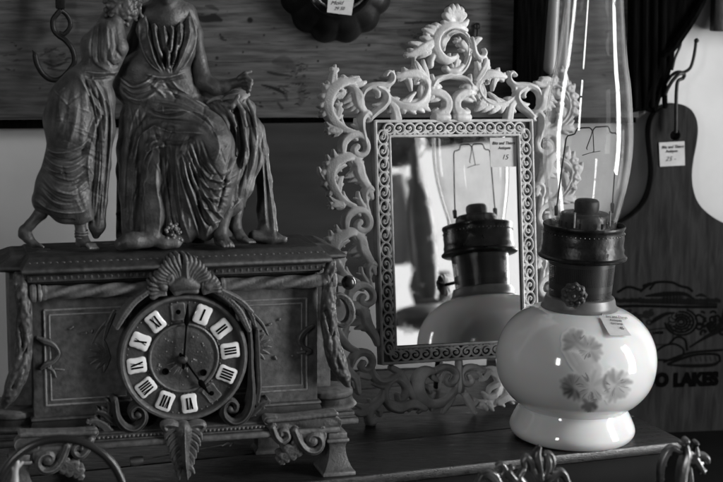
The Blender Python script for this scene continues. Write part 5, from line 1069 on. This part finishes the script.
# seated woman
wb = [([(170, -34, .050, 15), (168, -22, .042, 15), (167, -10, .034, 10), (166.5, -1, .030, 5.5)], .005), ([(167, -17, .026, 2.6), (166.5, -9, .020, 2.4)], .002), ([(160, -18, .029, 3), (161, -18, .029, 3)], .002), ([(174, -18, .029, 3), (175, -18, .029, 3)], .002), ([(163, -3, .026, 2), (170, -3, .026, 2)], .002),
      ([(166, -22, .052, 12), (166, 2, .048, 13), (167, 16, .046, 17)], .008), ([(148, 14, .05, 10), (186, 12, .048, 9)], .008), ([(166, 20, .047, 18), (167, 45, .046, 17), (166, 70, .046, 15)], .008),
      ([(189, 14, .046, 8), (195, 34, .042, 7.6), (198, 60, .036, 8), (203, 80, .030, 9)], .004), ([(203, 82, .029, 8.5), (215, 87, .024, 8), (226, 85.5, .020, 6), (235, 83, .017, 4.6), (241, 82, .015, 5.5)], .003),
      *[([(240+i*1.5, 78+i*3.2, .012, 2.7), (246+i*1.0, 76.5+i*4.2, .008, 2.3), (251-i*.6, 80+i*3.4, .006, 1.9), (252-i*1.6, 84+i*2.9, .009, 1.5)], .001) for i in range(4)], ([(239, 78, .012, 2.8), (245, 73, .010, 2.1), (251, 71.5, .011, 1.6)], .0015),
      ([(144, 18, .05, 9), (136, 40, .052, 8.5), (130, 62, .05, 8), (138, 82, .04, 7)], .004),
      # feet
      ([(228, 205, .012, 8), (222, 222, .010, 7), (221, 233, .007, 7), (224, 241, .001, 5.4), (229, 244, -.004, 3.4)], .003), ([(219, 236, .014, 6), (219, 241, .014, 5)], .003), *[([(221+i*3.1, 242.5, -.005+.0012*i, 2.4), (224+i*3.1, 246.3, -.009+.0015*i, 1.7)], .001) for i in range(4)],
      ([(240, 196, .022, 8), (236, 212, .020, 6.4), (235, 226, .017, 6), (240, 236, .010, 5), (247, 241, .004, 3.4)], .003), *[([(244+i*2.3, 239.2+i*.3, .003+.002*i, 2), (249+i*1.9, 242.2, .000+.002*i, 1.5)], .001) for i in range(4)], ([(166, 70, .05, 16), (170, 100, .05, 20), (190, 200, .03, 12)], .004), ([(150, 14, .046, 10), (182, 13, .044, 10)], .006)]
woman = body('seated_woman_statue', wb, [], M['bronze'], clock, .0008)
rb = [([(157, 36, .040, 13), (157, 52, .038, 17), (160, 72, .040, 17)], .006), ([(180, 34, .036, 12), (180, 50, .034, 14), (176, 70, .036, 14)], .006), ([(168, 44, .032, 13), (168, 62, .032, 14)], .008), ([(186, 12, .040, 5), (190, 28, .036, 6), (188, 44, .034, 6)], .005), ([(146, 14, .042, 5), (143, 30, .040, 6), (146, 46, .040, 6)], .005), ([(142, 70, .044, 20), (150, 88, .044, 22), (176, 84, .04, 18), (190, 92, .038, 14)], .008), ([(128, 70, .046, 10), (126, 88, .044, 12), (138, 98, .04, 14)], .006),
      ([(160, 108, .046, 26), (182, 118, .036, 26), (204, 136, .018, 23), (214, 146, .010, 19)], .008), ([(180, 104, .052, 20), (214, 112, .042, 18), (238, 122, .034, 15), (250, 130, .032, 12)], .008), ([(214, 146, .010, 19), (216, 172, .012, 20), (212, 200, .014, 17), (208, 222, .014, 12), (206, 233, .014, 8)], .008),
      ([(247, 130, .030, 14), (246, 160, .028, 15), (240, 186, .022, 12), (232, 205, .018, 9), (226, 214, .014, 5)], .008), ([(190, 150, .02, 24), (190, 190, .018, 18), (186, 225, .018, 13), (186, 236, .018, 8)], .008),
      ([(140, 118, .046, 20), (134, 150, .046, 16), (134, 190, .046, 14), (135, 232, .046, 13)], .008), ([(158, 140, .03, 18), (156, 180, .022, 13), (154, 215, .018, 12), (150, 236, .014, 10)], .006), ([(170, 190, .022, 8), (172, 225, .018, 9), (176, 240, .012, 6)], .005), ([(150, 238, .012, 7.5), (164, 243, .008, 5.5), (176, 243.5, .008, 4.5)], .005),
      ([(121, 244, .008, 6.8), (128, 241, .006, 7.6), (135, 240.5, .006, 8.2), (146, 240, .01, 8)], .003), ([(256, 130, .048, 9), (262, 150, .05, 6), (264, 180, .05, 7.5), (266, 210, .046, 9), (268, 230, .04, 10)], .005), ([(266, 230, .036, 9), (274, 238, .026, 5.5), (284, 239.5, .022, 3.5)], .005), ([(254, 236, .03, 6), (270, 239, .026, 5)], .005),
      ([(222, 98, .034, 9), (236, 100, .028, 9), (248, 108, .028, 8)], .006), ([(206, 92, .04, 8), (214, 100, .034, 10)], .006)]
B = []
# bodice: swags falling from the neckline and gathered at the girdle
for i in range(11):
    t = i/10; x0 = 145+44*t; B.append(([(x0, 17+6*math.sin(PI*t)), (x0+(166-x0)*.12+2, 38), (152+32*t+(3 if t < .5 else -3), 58), (162+12*t, 71)], 1.7, 3.2 if i % 2 == 0 else -3.6))
B += [([(139, 18), (141, 40), (148, 60), (160, 72)], 1.4, 2.4), ([(188, 8), (194, 26), (194, 44), (186, 62), (178, 72)], 1.4, 2.6), ([(191, 14), (197, 30), (197, 46)], 1.2, -1.8), ([(148, 22), (158, 28), (170, 29), (186, 24)], 1.3, 1.8), ([(146, 74), (158, 77), (172, 76), (184, 72)], 1.6, 2.6), ([(146, 79), (160, 81), (184, 77)], 1.6, -2.2),
      ([(120, 78), (130, 86), (142, 84), (152, 78)], 2, 2), ([(120, 86), (132, 94), (146, 92), (156, 84)], 1.8, -2), ([(126, 96), (140, 100), (154, 94)], 1.8, 1.8), ([(164, 80), (172, 92), (180, 98)], 1.6, -2), ([(170, 78), (178, 88), (188, 94)], 1.6, 1.6), ([(150, 82), (160, 92), (166, 98)], 1.6, 1.4)]
# skirt
def fan(a, b_, n, w, h): 
    a = np.array(a, float); b_ = np.array(b_, float)
    for i in range(n):
        t = i/(n-1); B.append(([tuple(p) for p in a*(1-t)+b_*t], w, h if i % 2 == 0 else -h))
fan([(186, 170), (192, 190), (204, 206), (222, 212)], [(190, 138), (205, 168), (226, 176), (244, 150)], 8, 2.2, 2.4)
fan([(176, 150), (182, 180), (192, 215), (200, 238)], [(194, 165), (204, 192), (216, 210), (226, 222)], 7, 2.0, 2.2)
fan([(160, 150), (156, 180), (160, 210), (158, 236)], [(176, 148), (178, 180), (182, 214), (190, 240)], 5, 2.2, 1.7)
fan([(128, 118), (126, 150), (124, 190), (122, 232)], [(158, 140), (148, 165), (144, 200), (142, 232)], 5, 2.6, 1.1)
fan([(150, 112), (172, 110), (200, 114), (214, 128)], [(150, 132), (168, 142), (186, 142), (196, 136)], 4, 2.6, 1.7)
fan([(140, 105), (132, 125), (128, 150)], [(172, 145), (150, 150), (140, 175)], 5, 2.2, 1.8)
fan([(230, 104), (236, 130), (236, 155), (228, 180)], [(252, 108), (260, 130), (258, 160), (248, 190)], 6, 1.7, 2.2)
fan([(262, 150), (264, 185), (266, 225)], [(268, 170), (274, 205), (278, 236)], 4, 1.7, 2.2)
B += [([(190, 98), (204, 106), (220, 118), (228, 132)], 2, 2.2), ([(196, 96), (212, 104), (226, 114)], 1.8, -2.2), ([(215, 132), (219, 148), (214, 164)], 4, 2.4), ([(226, 112), (233, 128), (234, 150), (226, 172)], 1.8, -3), ([(224, 222), (214, 222), (208, 230), (206, 238)], 1.6, 2.2), ([(226, 216), (232, 208), (240, 200)], 1.4, 2.2)]
B3 = []
def fan3(a, b_, n, w, h):
    a = np.array(a, float); b_ = np.array(b_, float)
    for i in range(n):
        t = (i+.5)/n; j = np.random.uniform(-1.2, 1.2, a.shape); B3.append(([tuple(p) for p in a*(1-t)+b_*t+j], w*random.uniform(.7, 1.2), (h if i % 2 else -h*1.25)*random.uniform(.25, .6)))
fan3([(128, 100), (132, 130), (124, 170), (122, 232)], [(146, 108), (150, 140), (146, 190), (146, 234)], 5, 1.1, .9)
fan3([(150, 120), (158, 150), (162, 190), (164, 236)], [(176, 140), (180, 170), (184, 205), (190, 240)], 5, 1.1, 1.2)
fan3([(188, 140), (196, 175), (208, 200), (222, 214)], [(204, 140), (214, 166), (228, 180), (240, 172)], 7, 1.2, 2.0)
fan3([(236, 106), (240, 135), (242, 160), (236, 196)], [(252, 112), (262, 140), (262, 165), (252, 200)], 6, 1.1, 2.0)
fan3([(120, 74), (132, 80), (144, 78), (152, 72)], [(124, 96), (138, 104), (152, 98), (162, 88)], 6, 1.1, 2.0)
fan3([(160, 84), (180, 90), (200, 100), (222, 112)], [(150, 104), (178, 108), (200, 118), (214, 130)], 5, 1.3, 1.7)
fan3([(150, 30), (154, 46), (162, 62), (168, 72)], [(186, 26), (184, 44), (178, 60), (174, 72)], 12, 1.0, 3.2)
B3 += [([(212, 226), (206, 220), (200, 206), (198, 190)], 1.6, -3), ([(226, 176), (222, 196), (218, 212)], 1.4, -2.6), ([(158, 142), (150, 150), (144, 170), (143, 200)], 1.8, -3.2), ([(166, 150), (168, 180), (172, 215), (178, 238)], 1.6, -3), ([(238, 106), (234, 118), (238, 130)], 1.5, -2.6), ([(150, 110), (165, 116), (185, 112)], 1.5, -2.4)]
random.seed(19); B2 = [([(x, y), (x+random.uniform(-8, 8), y+random.uniform(6, 20))], random.uniform(.7, 1.5), random.uniform(-.9, .9)) for x, y in [(random.uniform(125, 255), random.uniform(85, 225)) for _ in range(110)]]
body('draped_gown', rb, [B, B3, B2], M['bronze_light'], woman, .0008)
rnd = random.Random(14); hr_ = []
for i in range(90):
    a = rnd.uniform(0, 2*PI); q = rnd.uniform(.2, 1); x = 170+19*q*math.cos(a); y = -34-2+17*q*math.sin(a); d = .052-.019*math.sqrt(max(0, 1.02-q*q))*(1 if y < -30 else -.6); hr_.append(([cp(x, y, d, 3), cp(x+rnd.uniform(-4, 4), y+rnd.uniform(-3, 4), d-.001, 2.2), cp(x+rnd.uniform(-5, 5), y+rnd.uniform(-3, 5), d+.001, 1.5)], .0015))
V, Fc = blobs(hr_, .0009); mk('pinned_hair', [kf(*v) for v in V], Fc, M['bronze'], woman)
# seat behind her and a scroll lying in her lap
seat = [([(128, 120, .060, 9), (126, 170, .060, 9), (125, 236, .058, 9)], .006), ([(150, 130, .065, 16), (150, 236, .06, 20)], .006), ([(210, 150, .065, 14), (206, 236, .06, 18)], .006), ([(240, 150, .058, 8), (238, 205, .056, 8)], .006)]
body('rock_seat', seat, [[([(random.uniform(108, 140), y), (random.uniform(108, 140), y+12)], 2.4, random.uniform(-2, 2)) for y in range(110, 236, 8)]], M['case'], clock, .0013)
lap = [ ([(222, 104, .012, 2.4), (232, 106, .008, 2.6), (238, 96, .008, 2.4)], .003), ([(238, 103, .008, 2.4), (243, 112, .006, 2.2), (246, 126, .008, 1.8)], .003), ([(248, 101, .010, 2.4), (253, 112, .010, 2.2), (256, 126, .012, 1.6)], .003), ([(226, 108, .01, 2), (232, 116, .008, 2), (236, 126, .01, 1.5)], .003)]
body('lap_cloth', lap, [], M['bronze_light'], woman, .0008)
# open book on her lap
def bq(x, y, d): a = cp(x, y, d, 1); return kf(a[0], a[1], a[2])
Lq = [(206, 101, .030), (227, 94, .036), (229, 114, .004)]; V = []; Fc = []
def page(A_, B_, C_, D_, n=8):
    global V, Fc
    b0 = len(V); A_, B_, C_, D_ = map(np.array, (A_, B_, C_, D_)); nn = np.cross(B_-A_, D_-A_); nn /= np.linalg.norm(nn); nn = nn if nn[2] > 0 else -nn
    for k in (0, 1):
        for i in range(n+1):
            for j in (0, 1):
                s_ = i/n; p = (A_*(1-s_)+B_*s_)*(1-j)+(D_*(1-s_)+C_*s_)*j; V.append(p+nn*(.0028*math.sin(PI*s_)**.6-(.0028 if k else 0)))
    m_ = 2*(n+1)
    for i in range(n): q = b0+2*i; Fc += [(q, q+1, q+3, q+2), (q+m_, q+m_+2, q+m_+3, q+m_+1), (q, q+2, q+2+m_, q+m_), (q+1, q+1+m_, q+3+m_, q+3)]
    Fc += [(b0, b0+m_, b0+m_+1, b0+1), (b0+2*n, b0+2*n+1, b0+2*n+1+m_, b0+2*n+m_)]
page(bq(206, 103, .022), bq(222, 99, .020), bq(232, 90, .034), bq(216, 92, .040)); page(bq(222, 99, .020), bq(241, 101, .008), bq(250, 93, .022), bq(232, 90, .034))
fixn(mk('open_book', V, Fc, M['bronze_light'], woman))
# hem ornament between skirt and shoe
mb = MB(); rnd = random.Random(6)
for i in range(30): p = cp(rnd.uniform(166, 182), rnd.uniform(224, 242), .006, 1); mb.ball(kf(*p[:3]), rnd.uniform(.001, .0022), 6)
mb.out('flower_cluster', M['bronze_light'], clock)
# ------------------------------------------------------------------ foreground pieces (close to the lens)
FG = vplane((0, 1.40), .12)
def at(x, y, o=0): return FG.at(x, y, o)
def fat2(A): return [([(q[0], q[1], q[2]*1.2) for q in a[0]], .35 if a[1] < 0 else a[1])+tuple(a[2:]) for a in A]
def tubes(name, lists, m, parent, sc_=.00089):
    mb = MB()
    for pts in lists:
        S = smooth_pts([p if len(p) > 3 else (*p, 0) for p in pts], 6); mb.tube([at(x, y, o) for x, y, r, o in S], [max(.0002, r*sc_) for x, y, r, o in S], 12)
    return mb.out(name, m, parent, sh=0)
hp = thing('metal_hoop', at(60, 520), 'round dark metal hoop handle rising at the lower left corner', 'hoop')
tubes('hoop_tube', [[(61+64*math.cos(math.radians(a)), 501+62*math.sin(math.radians(a)), 4.4, 0) for a in range(160, 385, 9)]], M['hoop'], hp)
tw = thing('forked_twig', at(13, 505), 'pale forked twig tip standing upright at the lower left corner', 'twig')
tubes('twig', [[(15, 520, 3.8), (15.5, 490, 3.4), (15.5, 472, 2.8), (17.5, 464, 2.4), (15.5, 458, 1.8), (14, 454, 1)], [(16, 473, 2.4), (13, 468, 1.9), (9, 464, .9)], [(17, 468, 2), (21, 464, 1.5), (23, 461.5, .8)]], M['ivory'], tw)
sm = M['silver']
f1 = thing('fleur_ornament', at(530, 560), 'tarnished metal ornament with a fleur-de-lis and scrolls in front of the table edge', 'ornament')
A = [([(540, 448, 1.4), (537.5, 454, 3), (538, 462, 3.4), (540, 470, 2.6), (541, 480, 2.4)], -.3, .6), ([(541, 482, 2.4), (534, 472, 2.6), (531, 463, 2.8), (527.5, 458, 2.6), (524, 462, 2.2), (525, 468, 1.8)], -.3), ([(541, 482, 2.4), (547, 472, 2.6), (548.5, 462, 2.8), (546.5, 455, 2.4), (551.5, 456, 2.2), (553.5, 464, 2), (551, 471, 1.6)], -.3)]
A += [([(556, 484, 2), (556, 476, 2.6), (561, 472.5, 2.8), (566, 477, 2.4), (569, 490, 2)], -.2), ([(524, 470, 2), (520, 478, 2.6), (526, 486, 3)], 0), ([(512, 468, 2), (508, 474, 3), (514, 480, 3), (522, 482, 2.6)], -.2), ([(498, 466, 1.6), (502, 465, 2.2), (505, 470, 2.6), (502, 476, 2.4), (498, 474, 1.8)], -.2), ([(478, 490, 2), (481, 479, 2.4), (488, 474, 2.8), (495, 476, 3), (500, 484, 2.6)], -.2), ([(476, 500, 3), (500, 494, 4), (530, 492, 5), (560, 494, 4), (572, 500, 3)], 0), ([(530, 492, 5), (532, 530, 5), (532, 575, 5)], 0)]
random.seed(41)
A += acanthus([(500, 490, 3), (492, 478, 3.2), (484, 476, 3), (478, 486, 2.4)], both=True, n=4, L=.9, ang=45)+acanthus([(545, 482, 3), (554, 476, 3), (562, 474, 2.8), (569, 484, 2.2)], both=True, n=4, L=.9, ang=45)+acanthus([(522, 488, 3), (514, 480, 3.2), (508, 472, 3)], both=True, n=3, L=1, ang=45)
relief('fleur_scrolls', FG, fat2(A), sm, f1, g=.0005, thick=.006, k=1.1)
f2 = thing('bird_ornament', at(684, 560), 'tarnished metal ornament like drooping wings with small ball tips at the lower right', 'ornament')
A = acanthus([(680, 452, 3), (672, 449, 3.2), (666, 456, 3.2), (662, 468, 3), (661, 484, 2.4)], both=False, side=-1, n=4, L=1., r0=.6)+acanthus([(687, 450, 3), (692, 456, 4), (698, 464, 4), (704, 473, 2)], both=True, n=4, L=1.1)
A += [([(686, 442, 2.6), (686.5, 441, 2.8)], 0, 2.5), ([(681, 444, 1.6), (683, 445, 1.8)], 0, 2), ([(696, 443.5, 2.2), (696.5, 443.5, 2.2)], 0, 2), ([(686, 444, 2.6), (687, 454, 4), (684, 466, 5), (682, 484, 5), (682, 530, 5), (682, 575, 5)], -.2, 1.2), ([(696, 446, 2), (696, 454, 3.2), (692, 462, 3)], .2, .6), ([(700, 456, 3), (706, 458, 3.4), (708, 462, 2.4)], .3), ([(690, 468, 2), (691, 482, 2.6), (690, 500, 2)], .3)]
relief('wing_ornament', FG, A, sm, f2, g=.0005, thick=.007, k=1.2)
# ------------------------------------------------------------------ the bright shop behind the camera (seen in the mirror glass and in reflections)
def windowpane(name, C, az, w, h, st, label):
    nrm = np.array([-math.sin(az), math.cos(az), 0])*-1
    # az: direction from the lamp towards the window, measured from -y to +x
    dirv = np.array([math.sin(az), -math.cos(az), 0]); u = np.array([math.cos(az), math.sin(az), 0])
    pl = Plane(C, u, (0, 0, 1)); T_ = thing(name, pl.W(0, -h/2), label, 'window')
    f = lambda a, d, z: pl.W(a, z, d)
    mm = mat(name+'_light', .8, emis=st); MB().box(f, -w/2, w/2, 0, .006, -h/2, h/2).out('lit_pane', mm, T_, False)
    mb = MB()
    for a0, a1, b0, b1 in ((-w/2-.05, -w/2, -h/2-.05, h/2+.05), (w/2, w/2+.05, -h/2-.05, h/2+.05), (-w/2, w/2, -h/2-.05, -h/2), (-w/2, w/2, h/2, h/2+.05), (-w/2, w/2, -.012, .012)):
        mb.box(f, a0, a1, -.02, .03, b0, b1)
    mb.out('window_frame', M['bracket'], T_, False); return T_
LC = np.array([.2, 1.8, .25])
WIN_A, WIN_B, WIN_C, AMB = 0.85, 31.0, 19.0, .055
def dirp(az, el, dist, C=LC): az = math.radians(az); el = math.radians(el); return C+dist*np.array([math.sin(az)*math.cos(el), -math.cos(az)*math.cos(el), math.sin(el)])
windowpane('shop_window', dirp(44, 2, 2.9), math.radians(44), .72, 1.05, WIN_A, 'bright shop window behind the camera seen blurred in the mirror glass')
windowpane('side_window', dirp(77, 8, 4.6), math.radians(77), .95, 4.4, WIN_B, 'tall narrow bright window at the right reflected as a streak in the chimney')
windowpane('far_window', dirp(-32, 12, 3.0), math.radians(-32), .28, .8, WIN_C, 'small window at the left behind the camera reflected as a thin streak')
# dark silhouettes standing between mirror and window
def mirror_dir(x, y):
    d = ray(x, y); d = d/np.linalg.norm(d); t = ((GP.O-CAM)@GP.n)/(d@GP.n); P = CAM+d*t; r = d-2*(d@GP.n)*GP.n; return P, r
def atmir(x, y, D): P, r = mirror_dir(x, y); return P+r*D
vs = thing('dark_vase', atmir(428, 300, 1.5), 'tall dark vase seen as a blurred silhouette in the mirror', 'vase')
c = atmir(428, 300, 1.5); top = atmir(428, 125, 1.5)
hh = top[2]-c[2]
MB().lathe([(0, 0), (.020, 0), (.026, .06*hh), (.030, .25*hh), (.030, .42*hh), (.024, .6*hh), (.013, .72*hh), (.010, .85*hh), (.010, 1.05*hh), (0, 1.05*hh)], c, (0, 0, 1), 40).out('vase_body', M['vase'], vs)
c = atmir(398, 145, 1.6)
hb = MB(); hb.ball(c, .062, 14, (1, 1, .8)); tagtop(hb.out('round_lantern', M['vase'], sh=0), 'dark round hanging lantern seen blurred at the top left of the mirror glass', 'lantern')
c = atmir(420, 318, 1.7)
tagtop(MB().ball(c, .05, 12, (1.6, 1, .6)).out('dark_bowl', M['vase'], sh=0), 'dark bowl seen blurred behind the lamp reflection', 'bowl')
c = atmir(400, 215, 2.0)
tagtop(MB().lathe([(0, -.12), (.03, -.12), (.035, 0), (.02, .1), (0, .1)], c, (0, 0, 1), 30).out('grey_bottle', M['card'], sh=0), 'grey bottle seen blurred near the left edge of the mirror glass', 'bottle')
c = atmir(432, 285, 2.2)
tagtop(MB().lathe([(0, -.05), (.05, -.05), (.06, .0), (.05, .03), (0, .03)], c, (0, 0, 1), 30).out('squat_pot', M['vase'], sh=0), 'squat grey pot seen blurred low in the mirror glass', 'pot')
c = atmir(412, 200, 2.4)
tagtop(MB().lathe([(0, -.10), (.012, -.10), (.016, 0), (.010, .06), (0, .06)], c, (0, 0, 1), 30).out('slim_bottle', M['vase'], sh=0), 'slim dark bottle seen blurred beside the tall vase', 'bottle')
# ------------------------------------------------------------------ world, camera
w = bpy.data.worlds.new('World'); sc.world = w; w.use_nodes = True; bg = w.node_tree.nodes['Background']; bg.inputs[0].default_value = (1, 1, 1, 1); bg.inputs[1].default_value = AMB
cam = bpy.data.cameras.new('camera'); co = bpy.data.objects.new('camera', cam); COL.objects.link(co)
cam.sensor_width = 36; cam.lens = F/723*36; cam.clip_end = 100; cam.clip_start = .05
Mx = Matrix(((RV[0], UV[0], -fw[0], 0), (RV[1], UV[1], -fw[1], 0), (RV[2], UV[2], -fw[2], H), (0, 0, 0, 1))); co.matrix_world = Mx
cam.dof.use_dof = True; cam.dof.focus_distance = 1.81; cam.dof.aperture_fstop = 7.5
sc.camera = co
sc.view_settings.view_transform = 'Standard'; sc.view_settings.look = 'None'; sc.view_settings.exposure = 0; sc.view_settings.gamma = 1
sc.cycles.use_denoising = True; sc.cycles.max_bounces = 10; sc.cycles.transparent_max_bounces = 16; sc.cycles.caustics_reflective = False; sc.cycles.caustics_refractive = False
sc.cycles.sample_clamp_indirect = 6
